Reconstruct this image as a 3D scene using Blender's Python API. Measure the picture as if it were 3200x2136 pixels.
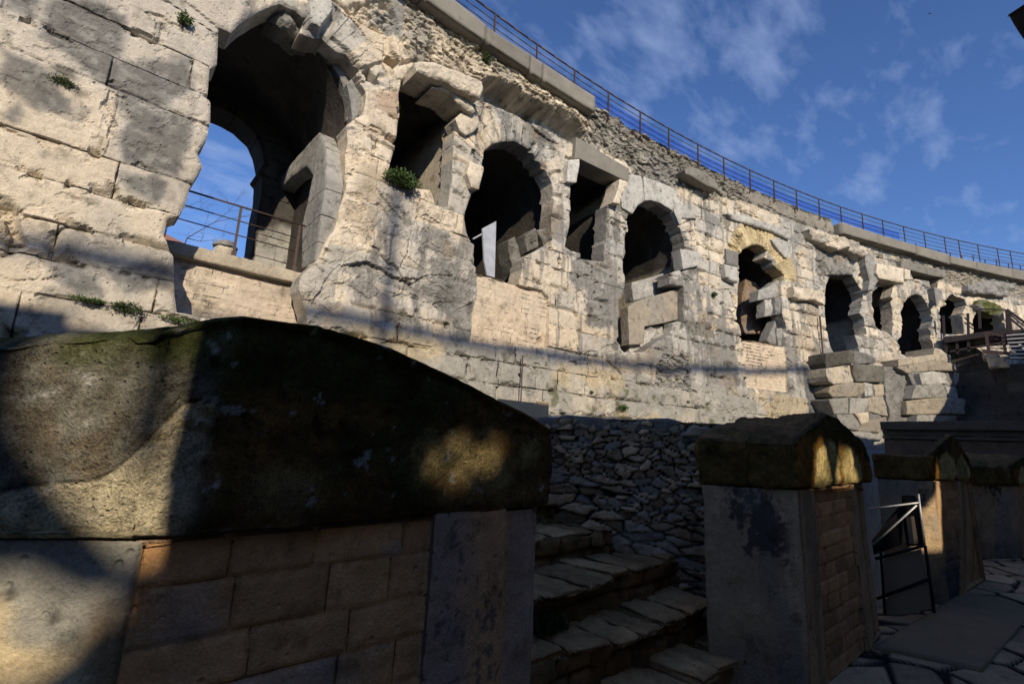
import bpy, bmesh, math, random
import numpy as np
R_=math.radians
for o in list(bpy.data.objects): bpy.data.objects.remove(o)
sc=bpy.context.scene; COL=sc.collection
# ---------------------------------------------------------------- camera
F=1498.5; CX,CY=1600.,1068.; OFF=301.; SL=.045
_r=math.atan(SL); _p=math.atan(OFF*math.cos(_r)/F); _a=R_(49)
FW=np.array([math.cos(_a)*math.cos(_p),math.sin(_a)*math.cos(_p),math.sin(_p)])
_rt=np.array([math.sin(_a),-math.cos(_a),0.]); _up=np.cross(_rt,FW)
RT=math.cos(_r)*_rt+math.sin(_r)*_up; UP=-math.sin(_r)*_rt+math.cos(_r)*_up
EYE=np.array([0,0,1.6])
cd=bpy.data.cameras.new('camera'); cam=bpy.data.objects.new('camera',cd); COL.objects.link(cam)
cd.sensor_width=36; cd.lens=F/3200*36; cd.clip_start=.05; cd.clip_end=3000
from mathutils import Matrix, Vector
cam.matrix_world=Matrix(((RT[0],UP[0],-FW[0],EYE[0]),(RT[1],UP[1],-FW[1],EYE[1]),(RT[2],UP[2],-FW[2],EYE[2]),(0,0,0,1)))
sc.camera=cam
# ---------------------------------------------------------------- light
SAZ,SEL=R_(25),R_(24.4)
LV=np.array([math.sin(SAZ)*math.cos(SEL),math.cos(SAZ)*math.cos(SEL),-math.sin(SEL)])
sd_=bpy.data.lights.new('sun','SUN'); sun=bpy.data.objects.new('sun',sd_); COL.objects.link(sun)
sd_.energy=4.5; sd_.angle=R_(.5); sd_.color=(1,.87,.69)
sun.rotation_euler=Vector(LV).to_track_quat('-Z','Y').to_euler()
w=bpy.data.worlds.new('World'); sc.world=w; w.use_nodes=True
nt=w.node_tree; nt.nodes.clear()
def N(nt,t,**k):
    n=nt.nodes.new(t)
    for a,b in k.items():
        if a=='i':
            for x,y in b.items(): n.inputs[x].default_value=y
        else: setattr(n,a,b)
    return n
sky=N(nt,'ShaderNodeTexSky',sky_type='NISHITA',sun_disc=False,sun_elevation=SEL,sun_rotation=math.pi+SAZ,air_density=1.0,dust_density=.3,ozone_density=2.5,altitude=100)
tc=N(nt,'ShaderNodeTexCoord'); sep=N(nt,'ShaderNodeSeparateXYZ'); nt.links.new(tc.outputs['Generated'],sep.inputs[0])
ad=N(nt,'ShaderNodeMath',operation='ADD',i={1:.22}); nt.links.new(sep.outputs[2],ad.inputs[0])
vd=N(nt,'ShaderNodeVectorMath',operation='SCALE'); dv=N(nt,'ShaderNodeMath',operation='DIVIDE',i={0:1.})
nt.links.new(ad.outputs[0],dv.inputs[1]); nt.links.new(tc.outputs['Generated'],vd.inputs[0]); nt.links.new(dv.outputs[0],vd.inputs['Scale'])
mp=N(nt,'ShaderNodeMapping'); mp.inputs['Scale'].default_value=(1.0,1.9,.6); mp.inputs['Rotation'].default_value=(0,0,.5)
nt.links.new(vd.outputs[0],mp.inputs[0])
n1=N(nt,'ShaderNodeTexNoise',i={'Scale':7.,'Detail':7,'Roughness':.55,'Distortion':.15}); nt.links.new(mp.outputs[0],n1.inputs[0])
n2=N(nt,'ShaderNodeTexNoise',i={'Scale':1.1,'Detail':2}); nt.links.new(mp.outputs[0],n2.inputs[0])
mm=N(nt,'ShaderNodeMath',operation='MULTIPLY_ADD',i={1:.55}); nt.links.new(n2.outputs[0],mm.inputs[0]); nt.links.new(n1.outputs[0],mm.inputs[2])
mr=N(nt,'ShaderNodeMapRange',i={1:.80,2:1.10,3:.0,4:.46}); nt.links.new(mm.outputs[0],mr.inputs[0])
tn=N(nt,'ShaderNodeVectorMath',operation='MULTIPLY'); nt.links.new(sky.outputs[0],tn.inputs[0]); tn.inputs[1].default_value=(.74,.94,1.33)
mx=N(nt,'ShaderNodeMix',data_type='RGBA'); nt.links.new(mr.outputs[0],mx.inputs[0]); nt.links.new(tn.outputs[0],mx.inputs[6]); mx.inputs[7].default_value=(3.6,4.6,7.2,1)
bg=N(nt,'ShaderNodeBackground'); bg.inputs[1].default_value=.104; nt.links.new(mx.outputs[2],bg.inputs[0])
wo=N(nt,'ShaderNodeOutputWorld'); nt.links.new(bg.outputs[0],wo.inputs[0])
sc.view_settings.view_transform='Standard'; sc.view_settings.look='None'; sc.view_settings.exposure=.14; sc.view_settings.gamma=1
sc.cycles.max_bounces=5; sc.cycles.diffuse_bounces=3
# ---------------------------------------------------------------- projection helpers (photo pixels -> places on real surfaces)
def ray(x,y): return FW+(x-CX)/F*RT-(y-CY)/F*UP
def onz(x,y,z): d=ray(x,y); return EYE+d*(z-1.6)/d[2]
def onY(x,y,Y): d=ray(x,y); return EYE+d*Y/d[1]
def onX(x,y,X): d=ray(x,y); return EYE+d*X/d[0]
def at(x,y,r): d=ray(x,y); return EYE+d/np.linalg.norm(d)*r
PC=np.array([-7.50325316e-03,7.52960360e-02,9.28969070e+00])
def Yf(X): X=np.maximum(X,5.018); return np.polyval(PC,X)+.1
def dYf(X): return np.where(np.asarray(X)<5.018,0.,2*PC[0]*np.asarray(X)+PC[1])
def nrm(X):
    s=dYf(X); l=np.sqrt(1+s*s); return s/l,-1/l      # outward (towards the arena)
def onwall(p,o=0.):
    d=ray(*p); t=10.
    for _ in range(50):
        Q=EYE+d*t; t-=(Q[1]-Yf(Q[0])+o)/(d[1]-d[0]*dYf(Q[0]))
    Q=EYE+d*t
    return Q[0],Q[2]
def z1(L): return [(x*.7015,y*.7015) for x,y in L]
def z2(L): return [(1000+x*.6378,y*.6378) for x,y in L]
def z3(L): return [(1700+x*.5102,300+y*.5102) for x,y in L]
def z4(L): return [(2200+x*.5102,600+y*.5102) for x,y in L]
def z5(L): return [(2800+x*.3509,600+y*.3509) for x,y in L]
def z6(L): return [(1200+x*.298,y*.298) for x,y in L]
def z7(L): return [(500+x*.287,600+y*.287) for x,y in L]
def z9(L): return [(1050+x*.4145,500+y*.4145) for x,y in L]
def za(L): return [(1900+x*.2679,900+y*.2679) for x,y in L]
def zb(L): return [(900+x*.3827,y*.3827) for x,y in L]
def zr(L): return [(2500+x*.298,1050+y*.298) for x,y in L]
def zs(L): return [(1640+x/1.8316,1280+y/1.8316) for x,y in L]
def D(L): return [(x*1.3623,y*1.3623) for x,y in L]
def W(L,o=0.): return [onwall(p,o) for p in L]
# ---------------------------------------------------------------- noise
_T=np.random.RandomState(7).rand(64,64,64).astype(np.float32)
def vn(P):
    P=np.asarray(P,np.float64); i=np.floor(P).astype(int); f=P-i; f=f*f*(3-2*f)
    i&=63; j=(i+1)&63
    x0,y0,z0=i[...,0],i[...,1],i[...,2]; x1,y1,z1_=j[...,0],j[...,1],j[...,2]; fx,fy,fz=f[...,0],f[...,1],f[...,2]
    a=_T[x0,y0,z0]*(1-fx)+_T[x1,y0,z0]*fx; b=_T[x0,y1,z0]*(1-fx)+_T[x1,y1,z0]*fx
    c=_T[x0,y0,z1_]*(1-fx)+_T[x1,y0,z1_]*fx; d=_T[x0,y1,z1_]*(1-fx)+_T[x1,y1,z1_]*fx
    return (a*(1-fy)+b*fy)*(1-fz)+(c*(1-fy)+d*fy)*fz
def fbm(P,s=1.,o=4,g=.5,seed=0):
    P=np.asarray(P,float)*s+np.array([seed*7.31+3.1,seed*3.77+1.7,seed*5.13+9.9]); r=0;a=1;t=0
    for _ in range(o): r=r+a*(vn(P)*2-1); t+=a; a*=g; P=P*2.03+11.7
    return r/t
def hsh(i,j,k=0):
    v=np.sin(i*127.1+j*311.7+k*74.7)*43758.5453; return v-np.floor(v)
def worley(u,v,seed=0,jit=.85):
    iu=np.floor(u); iv=np.floor(v); f1=np.full(u.shape,9.); f2=np.full(u.shape,9.); cid=np.zeros(u.shape)
    for a in (-1,0,1):
        for b in (-1,0,1):
            cu=iu+a; cv=iv+b; px=cu+.5+(hsh(cu,cv,seed)-.5)*jit; py=cv+.5+(hsh(cu,cv,seed+5)-.5)*jit
            d=np.hypot(u-px,v-py); c=hsh(cu,cv,seed+9)
            n=d<f1; f2=np.where(n,f1,np.minimum(f2,d)); cid=np.where(n,c,cid); f1=np.where(n,d,f1)
    return f1,f2,cid
def facets(u,v,seed=0,t=1.6):
    # angular broken stone: every cell is a randomly tilted plane
    iu=np.floor(u); iv=np.floor(v); f1=np.full(u.shape,9.); h=np.zeros(u.shape)
    for a in (-1,0,1):
        for b in (-1,0,1):
            cu=iu+a; cv=iv+b; px=cu+.5+(hsh(cu,cv,seed)-.5)*.95; py=cv+.5+(hsh(cu,cv,seed+5)-.5)*.95
            d=np.hypot(u-px,v-py); n=d<f1; f1=np.where(n,d,f1)
            h=np.where(n,(u-px)*(hsh(cu,cv,seed+7)-.5)*t+(v-py)*(hsh(cu,cv,seed+8)-.5)*t+(hsh(cu,cv,seed+9)-.5),h)
    return h
def fac2(X,Z,P,s,seed):
    a=X+.12*s*fbm(P,1.2/s,3,seed=seed)*2; b=Z+.12*s*fbm(P,1.2/s,3,seed=seed+1)*2
    return facets(a/s,b/(s*.8),seed)*.6+facets(a/s*2.3+.4*b,b/s*2.3,seed+20)*.28+facets(a/s*5.1,b/s*5.6,seed+40)*.12
def sst(x,a,b): t=np.clip((x-a)/(b-a),0,1); return t*t*(3-2*t)
def sdist(x,y,poly):
    """signed distance to polygon, positive inside"""
    x=np.asarray(x,float); y=np.asarray(y,float); d=np.full(x.shape,1e9); ins=np.zeros(x.shape,bool); cx=np.zeros(x.shape); cy=np.zeros(x.shape)
    n=len(poly)
    for i in range(n):
        x0,y0=poly[i]; x1,y1=poly[(i+1)%n]; ex,ey=x1-x0,y1-y0; L=ex*ex+ey*ey+1e-12
        t=np.clip(((x-x0)*ex+(y-y0)*ey)/L,0,1); qx=x0+t*ex; qy=y0+t*ey; dd=np.hypot(x-qx,y-qy)
        m=dd<d; d=np.where(m,dd,d); cx=np.where(m,qx,cx); cy=np.where(m,qy,cy)
        c=((y0>y)!=(y1>y)); 
        if y1!=y0: ins^=c&(x<(x1-x0)*(y-y0)/(y1-y0)+x0)
    return np.where(ins,d,-d),cx,cy
def sdb(X,Z,poly,pad=1.0):
    """signed distance but only evaluated near the polygon"""
    p=np.array(poly); lo=p.min(0)-pad; hi=p.max(0)+pad; out=np.full(X.shape,-pad)
    m=(X>lo[0])&(X<hi[0])&(Z>lo[1])&(Z<hi[1])
    if m.any(): out[m]=np.maximum(sdist(X[m],Z[m],poly)[0],-pad)
    return out
# ---------------------------------------------------------------- objects
def tag(o,label=None,cat=None,group=None,kind=None):
    for k,v in (('label',label),('category',cat),('group',group),('kind',kind)):
        if v: o[k]=v
    return o
def empty(name,loc,label,cat,group=None):
    o=bpy.data.objects.new(name,None); COL.objects.link(o); o.location=[float(c) for c in loc]; o.empty_display_size=.2
    return tag(o,label,cat,group)
def link(name,me,mat,parent=None,label=None):
    o=bpy.data.objects.new(name,me); COL.objects.link(o)
    if mat: me.materials.append(mat)
    if parent is not None:
        o.parent=parent; o.matrix_parent_inverse=Matrix.Translation(-Vector(parent.location))
    if label: o['label']=label
    return o
def mesh(name,V,Q,col=None,jd=None,smooth=True,T=None):
    V=np.asarray(V,np.float32).reshape(-1,3); me=bpy.data.meshes.new(name); Q=np.asarray(Q,np.int32).reshape(-1,4)
    T=np.zeros((0,3),np.int32) if T is None else np.asarray(T,np.int32).reshape(-1,3)
    me.vertices.add(len(V)); me.vertices.foreach_set('co',V.ravel())
    me.loops.add(Q.size+T.size); me.loops.foreach_set('vertex_index',np.concatenate([Q.ravel(),T.ravel()]))
    me.polygons.add(len(Q)+len(T))
    me.polygons.foreach_set('loop_start',np.concatenate([np.arange(len(Q))*4,len(Q)*4+np.arange(len(T))*3]).astype(np.int32))
    me.update(calc_edges=True); me.validate()
    me.polygons.foreach_set('use_smooth',np.full(len(me.polygons),smooth))
    if col is not None:
        a=me.color_attributes.new('Col','FLOAT_COLOR','POINT'); c=np.ones((len(V),4),np.float32); c[:,:3]=np.asarray(col).reshape(-1,3); a.data.foreach_set('color',c.ravel())
    if jd is not None:
        a=me.attributes.new('jd','FLOAT','POINT'); a.data.foreach_set('value',np.asarray(jd,np.float32).ravel())
    me.update(); return me
def vnormals(V,Q):
    a=V[Q[:,2]]-V[Q[:,0]]; b=V[Q[:,3]]-V[Q[:,1]]; n=np.cross(a,b); out=np.zeros_like(V)
    for k in range(4): np.add.at(out,Q[:,k],n)
    return out/(np.linalg.norm(out,axis=1,keepdims=True)+1e-12)
# ---------------------------------------------------------------- materials
def mat(name,rough=.9,bump=.5,scale=18.,joint=False,spec=.2,var=.25,fine=90.,moss=0.,dist=.02,lich=.0,lsc=5.,jcol=(.20,.17,.13)):
    m=bpy.data.materials.new(name); m.use_nodes=True; t=m.node_tree; t.nodes.clear(); L=t.links.new
    out=N(t,'ShaderNodeOutputMaterial'); b=N(t,'ShaderNodeBsdfPrincipled'); L(b.outputs[0],out.inputs[0])
    b.inputs['Roughness'].default_value=rough; b.inputs['Specular IOR Level'].default_value=spec
    ca=N(t,'ShaderNodeAttribute',attribute_name='Col'); geo=N(t,'ShaderNodeNewGeometry')
    na=N(t,'ShaderNodeTexNoise',i={'Scale':scale,'Detail':8,'Roughness':.65}); L(geo.outputs['Position'],na.inputs[0])
    nb=N(t,'ShaderNodeTexNoise',i={'Scale':fine,'Detail':4,'Roughness':.6}); L(geo.outputs['Position'],nb.inputs[0])
    nc=N(t,'ShaderNodeTexNoise',i={'Scale':scale*.22,'Detail':6,'Roughness':.6}); L(geo.outputs['Position'],nc.inputs[0])
    s=N(t,'ShaderNodeMath',operation='ADD'); L(na.outputs[0],s.inputs[0]); L(nb.outputs[0],s.inputs[1])
    s2=N(t,'ShaderNodeMath',operation='ADD'); L(s.outputs[0],s2.inputs[0]); L(nc.outputs[0],s2.inputs[1])
    r=N(t,'ShaderNodeMapRange',i={1:1.0,2:2.0,3:1-var,4:1+var}); L(s2.outputs[0],r.inputs[0])
    mu=N(t,'ShaderNodeVectorMath',operation='SCALE'); L(ca.outputs['Color'],mu.inputs[0]); L(r.outputs[0],mu.inputs['Scale'])
    if lich:
        nl=N(t,'ShaderNodeTexNoise',i={'Scale':lsc,'Detail':12,'Roughness':.72}); L(geo.outputs['Position'],nl.inputs[0])
        lr=N(t,'ShaderNodeMapRange',i={1:.53,2:.66,3:0.,4:lich}); L(nl.outputs[0],lr.inputs[0])
        lm=N(t,'ShaderNodeMix',data_type='RGBA'); L(lr.outputs[0],lm.inputs[0]); L(mu.outputs[0],lm.inputs[6])
        lk=N(t,'ShaderNodeVectorMath',operation='MULTIPLY'); lk.inputs[1].default_value=(.28,.28,.26); L(mu.outputs[0],lk.inputs[0]); L(lk.outputs[0],lm.inputs[7])
        vz=N(t,'ShaderNodeVectorMath',operation='SCALE'); vz.inputs['Scale'].default_value=1.0; L(lm.outputs[2],vz.inputs[0]); mu=vz
    # pits
    vo=N(t,'ShaderNodeTexVoronoi',i={'Scale':scale*1.1}); L(geo.outputs['Position'],vo.inputs['Vector'])
    pr=N(t,'ShaderNodeMapRange',i={1:.05,2:.22,3:.0,4:1.}); L(vo.outputs['Distance'],pr.inputs[0])
    ng=N(t,'ShaderNodeMapRange',i={1:.50,2:.62,3:1.,4:0.}); L(nc.outputs[0],ng.inputs[0])
    mxp=N(t,'ShaderNodeMath',operation='MAXIMUM'); L(pr.outputs[0],mxp.inputs[0]); L(ng.outputs[0],mxp.inputs[1])
    h=N(t,'ShaderNodeMath',operation='MULTIPLY_ADD',i={1:1.0}); L(na.outputs[0],h.inputs[0]); L(mxp.outputs[0],h.inputs[2])
    hb=N(t,'ShaderNodeMath',operation='MULTIPLY_ADD',i={1:.35}); L(nb.outputs[0],hb.inputs[0]); L(h.outputs[0],hb.inputs[2]); H=hb
    C=mu
    if joint:
        ja=N(t,'ShaderNodeAttribute',attribute_name='jd'); 
        wob=N(t,'ShaderNodeMath',operation='MULTIPLY_ADD',i={1:.03}); L(na.outputs[0],wob.inputs[0]); L(ja.outputs['Fac'],wob.inputs[2])
        jr=N(t,'ShaderNodeMapRange',i={1:.016,2:.030,3:0.,4:1.}); jr.interpolation_type='SMOOTHSTEP'; L(wob.outputs[0],jr.inputs[0])
        jm=N(t,'ShaderNodeMix',data_type='RGBA'); L(jr.outputs[0],jm.inputs[0]); jc=N(t,'ShaderNodeVectorMath',operation='MULTIPLY'); L(mu.outputs[0],jc.inputs[0]); jc.inputs[1].default_value=jcol
        L(jc.outputs[0],jm.inputs[6]); L(mu.outputs[0],jm.inputs[7]); C=jm
        hj=N(t,'ShaderNodeMath',operation='MULTIPLY_ADD',i={1:1.6}); L(jr.outputs[0],hj.inputs[0]); L(hb.outputs[0],hj.inputs[2]); H=hj
    L(C.outputs[2] if joint else C.outputs[0],b.inputs['Base Color'])
    bp=N(t,'ShaderNodeBump',i={'Strength':bump,'Distance':dist}); L(H.outputs[0],bp.inputs['Height']); L(bp.outputs[0],b.inputs['Normal'])
    return m
def flat(name,c,rough=.6,metal=0.,var=.15,scale=12.,bump=.15,spec=.4):
    m=bpy.data.materials.new(name); m.use_nodes=True; t=m.node_tree; L=t.links.new; b=t.nodes['Principled BSDF']
    b.inputs['Roughness'].default_value=rough; b.inputs['Metallic'].default_value=metal; b.inputs['Specular IOR Level'].default_value=spec
    geo=N(t,'ShaderNodeNewGeometry'); na=N(t,'ShaderNodeTexNoise',i={'Scale':scale,'Detail':7,'Roughness':.65}); L(geo.outputs['Position'],na.inputs[0])
    r=N(t,'ShaderNodeMapRange',i={1:.3,2:.7,3:1-var,4:1+var}); L(na.outputs[0],r.inputs[0])
    mu=N(t,'ShaderNodeVectorMath',operation='SCALE'); mu.inputs[0].default_value=c; L(r.outputs[0],mu.inputs['Scale']); L(mu.outputs[0],b.inputs['Base Color'])
    bp=N(t,'ShaderNodeBump',i={'Strength':bump,'Distance':.01}); L(na.outputs[0],bp.inputs['Height']); L(bp.outputs[0],b.inputs['Normal'])
    return m
M_wall=mat('ashlar_limestone',bump=.9,scale=9.,fine=45.,joint=True,var=.34,dist=.035,lich=.75,lsc=3.2)
M_rock=mat('weathered_stone',bump=.9,scale=12.,fine=50.,var=.36,dist=.035,lich=.75,lsc=4.)
M_near=mat('foreground_stone',bump=.8,scale=26.,fine=150.,var=.4,lich=.6,lsc=14.)
M_nearj=mat('foreground_masonry',bump=.7,scale=24.,fine=150.,joint=True,var=.40,lich=.6,lsc=10.,jcol=(.5,.42,.36))
M_moss=mat('mossy_stone',bump=1.0,scale=60.,fine=200.,var=1.0,spec=.05,lich=.75,lsc=30.,dist=.028)
M_conc=mat('cast_concrete',bump=.4,scale=12.,fine=90.,var=.2,lich=.35,lsc=6.)
M_steel=flat('dark_painted_steel',(.045,.032,.03),.55,.3,.3)
M_rail=flat('rusty_railing_steel',(.07,.045,.036),.6,.2,.4,30.)
M_galv=flat('pale_galvanised_steel',(.50,.49,.46),.5,.3,.25,40.)
M_leaf=flat('leaf_green',(.055,.095,.02),.6,0,.5,40.)
M_dleaf=flat('moss_green',(.035,.055,.012),.9,0,.5,40.)
M_bark=flat('bark',(.05,.035,.03),.9,0,.3)
M_white=flat('white_board',(.36,.38,.42),.6,0,.18,5.)
M_black=flat('black_metal',(.009,.009,.010),.6,.0,.2,spec=.15)
M_terra=flat('terracotta',(.30,.13,.08),.9,0,.3)
M_ply=flat('plywood',(.55,.40,.22),.7,0,.12,5.)
def glassm():
    m=bpy.data.materials.new('tinted_netting'); m.use_nodes=True; t=m.node_tree; t.nodes.clear(); L=t.links.new
    o=N(t,'ShaderNodeOutputMaterial'); mxs=N(t,'ShaderNodeMixShader',i={0:.55}); a=N(t,'ShaderNodeBsdfTransparent'); a.inputs[0].default_value=(.55,.68,1,1)
    b=N(t,'ShaderNodeBsdfPrincipled'); b.inputs['Base Color'].default_value=(.03,.10,.42,1); b.inputs['Roughness'].default_value=.35
    L(a.outputs[0],mxs.inputs[1]); L(b.outputs[0],mxs.inputs[2]); L(mxs.outputs[0],o.inputs[0]); return m
M_net=glassm()
CREAM=np.array([.575,.50,.385]); LG=np.array([.40,.385,.345]); GR=np.array([.235,.228,.21]); DK=np.array([.085,.08,.065]); TAN=np.array([.56,.45,.31]); PINK=np.array([.555,.465,.365]); BRN=np.array([.30,.21,.14]); MOSS=np.array([.05,.055,.018])
def mixc(c,k,w): return c*(1-w[...,None])+np.asarray(k)*w[...,None]
# ---------------------------------------------------------------- relief: a sheet on the curved wall, with real depth behind its outline
def relief(name,polys,holes,fdisp,fcol,mt,parent,cell=.03,depth=.6,o=0.,xs=None,zs_=None,fjd=None,label=None,back=False,surf=None,pos=None):
    """polys/holes in wall coordinates (X,z). fdisp(X,Z,P,sd)->outward offset. surf(X)->(Y, nx, ny)"""
    if surf is None: surf=lambda X:(Yf(X),)+nrm(X)
    P0=np.array(sum(polys,[])) ; lo=P0.min(0); hi=P0.max(0)
    if xs is None: xs=np.arange(lo[0]-cell,hi[0]+2*cell,cell)
    if zs_ is None: zs_=np.arange(lo[1]-cell,hi[1]+2*cell,cell)
    X,Z=np.meshgrid(xs,zs_,indexing='ij'); nx,nz=X.shape
    xc=(X[:-1,:-1]+X[1:,1:])/2; zc=(Z[:-1,:-1]+Z[1:,1:])/2
    keep=np.zeros(xc.shape,bool); cl=(X[1:,:-1]-X[:-1,:-1])
    sdv=np.full(X.shape,-9.)
    for p in polys: keep|=sdb(xc,zc,p)>0; sdv=np.maximum(sdv,sdb(X,Z,p))
    snap=[p for p in polys]
    for h in holes:
        keep&=~(sdb(xc,zc,h)>0); sdv=np.minimum(sdv,-sdb(X,Z,h)); snap.append(h)
    used=np.zeros(X.shape,int)
    for a in (0,1):
        for b in (0,1): used[a:nx-1+a,b:nz-1+b]+=keep
    bnd=(used>0)&(used<4)
    bx,bz=X[bnd],Z[bnd]; bd=np.full(bx.shape,9.); qx=bx.copy(); qz=bz.copy()
    for p in snap:
        d,cx,cz=sdist(bx,bz,p); m=np.abs(d)<bd; bd=np.where(m,np.abs(d),bd); qx=np.where(m,cx,qx); qz=np.where(m,cz,qz)
    cw=np.interp(bx,xs[:-1],np.diff(xs)); ok=bd<1.0*np.maximum(cw,cell)
    X=X.copy(); Z=Z.copy(); X[bnd]=np.where(ok,qx,bx); Z[bnd]=np.where(ok,qz,bz); sdv[bnd]=0
    Y,n0,n1=surf(X); P=np.stack([X,Y,Z],-1); n0=n0+0*X; n1=n1+0*X
    if pos is not None: P,n0,n1=pos(X,Z)
    m=used>0; idx=np.full(X.shape,-1); idx[m]=np.arange(m.sum())
    Xm,Zm,Pm,Sm=X[m],Z[m],P[m],sdv[m]
    off=o+fdisp(Xm,Zm,Pm,Sm); nv=np.stack([n0[m],n1[m],0*Xm],-1)
    V=Pm+nv*off[:,None]; col=fcol(Xm,Zm,Pm,Sm,off)
    jd=fjd(Xm,Zm,Pm) if fjd else None
    A=idx[:-1,:-1][keep];B=idx[1:,:-1][keep];C=idx[1:,1:][keep];Dd=idx[:-1,1:][keep]; Q=np.stack([A,B,C,Dd],-1)
    # boundary edges
    E_=np.concatenate([Q[:,[0,1]],Q[:,[1,2]],Q[:,[2,3]],Q[:,[3,0]]]); key=E_[:,0].astype(np.int64)*len(V)+E_[:,1]; rk=E_[:,1].astype(np.int64)*len(V)+E_[:,0]
    be=E_[~np.isin(key,rk)]
    if depth>0 and len(be):
        bv=np.unique(be); rem=np.full(len(V),-1); rem[bv]=np.arange(len(bv))
        prev=bv; prevmap=lambda e:e; layers=[bv]; VV=[V]; CC=[col]; JJ=[jd] if jd is not None else None; base=len(V)
        steps=[.25,.6,1.]
        Qs=[Q]; cur=np.arange(len(V))
        for s in steps:
            nvv=V[bv]-nv[bv]*(depth*s)
            nn=.022*depth*(fbm(nvv,4,3,seed=4)); nvv=nvv+np.stack([nn,0*nn,nn],-1)
            VV.append(nvv); CC.append(col[bv]*(.97))
            if JJ is not None: JJ.append(jd[bv])
            ni=base+rem; 
            a,b=cur[be[:,0]],cur[be[:,1]]; Qs.append(np.stack([b,a,ni[be[:,0]],ni[be[:,1]]],-1))
            cur=ni.copy(); base+=len(bv)
        V=np.concatenate(VV); col=np.concatenate(CC); Q=np.concatenate(Qs)
        if JJ is not None: jd=np.concatenate(JJ)
    me=mesh(name,V,Q,np.clip(col,.004,.9),jd,smooth=False); return link(name,me,mt,parent,label)
def trace(name,pts,parent,o=.1,depth=.3,cell=.03,c=CREAM,rough=.02,mt=None,bev=.03,label=None,stain=.3,surf=None,tilt=None,seed=0,wpts=None):
    """a stone (or beam) whose outline is given in wall coordinates"""
    pl=wpts if wpts is not None else W(pts,o)
    def fd(X,Z,P,S):
        r=rough*fbm(P,3.,5,seed=seed)*2-bev*np.exp(-np.maximum(S,0)/.03)
        if tilt: r=r+tilt[0]*(X-X.mean())+tilt[1]*(Z-Z.mean())
        return r
    def fc(X,Z,P,S,off):
        c0=np.broadcast_to(c,P.shape)*(1+.18*fbm(P,2.2,4,seed=seed+1))[:,None]
        return mixc(c0,GR,stain*sst(fbm(P,1.3,5,seed=seed+2),.0,.3))
    return relief(name,[pl],[],fd,fc,mt or M_rock,parent,cell,depth,o,label=label,surf=surf)
# ---------------------------------------------------------------- hexa: displaced box-like solid from a mapping of the unit cube
def hexa(name,fn,n,mt,parent=None,disp=.01,ns=6.,c=CREAM,cfn=None,jfn=None,label=None,seed=0,dfn=None,oct_=5):
    nx,ny,nz=n; ids={}; 
    def face(u,v,w): return u,v,w
    grids=[]; 
    def lat(a,b): return np.meshgrid(np.arange(a+1),np.arange(b+1),indexing='ij')
    key=lambda i,j,k:(i*(ny+1)+j)*(nz+1)+k
    Q=[]
    def add(ka,flip):
        q=np.stack([ka[:-1,:-1],ka[1:,:-1],ka[1:,1:],ka[:-1,1:]],-1).reshape(-1,4); Q.append(q[:,::-1] if flip else q)
    i,j=lat(nx,ny); add(key(i,j,0),True); add(key(i,j,nz),False)
    i,k=lat(nx,nz); add(key(i,0,k),False); add(key(i,ny,k),True)
    j,k=lat(ny,nz); add(key(0,j,k),True); add(key(nx,j,k),False)
    Q=np.concatenate(Q); un,inv=np.unique(Q,return_inverse=True); Q=inv.reshape(-1,4)
    k=un%(nz+1); j=(un//(nz+1))%(ny+1); i=un//((nz+1)*(ny+1)); u,v,w_=i/nx,j/ny,k/nz
    V=fn(u,v,w_); nv=vnormals(V,Q)
    d=disp*2*fbm(V,ns,oct_,seed=seed)
    if dfn is not None: d=d+dfn(u,v,w_,V)
    P=V+nv*d[:,None]
    col=cfn(u,v,w_,V) if cfn else np.broadcast_to(c,V.shape)*(1+.2*fbm(V,ns*.6,4,seed=seed+3))[:,None]
    return link(name,mesh(name,P,Q,np.clip(col,.003,.9),jfn(u,v,w_,V) if jfn else None),mt,parent,label)
def tri(c8,rnd=0.):
    """trilinear box from 8 corners, order: (x0y0z0,x1y0z0,x0y1z0,x1y1z0, same at z1)"""
    c8=np.array(c8,float)
    def f(u,v,w):
        if rnd:
            # round the edges a little
            e=lambda t:t
        r=0
        for b in range(8):
            a=((u if b&1 else 1-u)*(v if b&2 else 1-v)*(w if b&4 else 1-w))[:,None]; r=r+a*c8[b]
        return r
    return f
def boxc(x0,x1,y0,y1,za_,zb_): return [(x0,y0,za_),(x1,y0,za_),(x0,y1,za_),(x1,y1,za_),(x0,y0,zb_),(x1,y0,zb_),(x0,y1,zb_),(x1,y1,zb_)]
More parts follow.
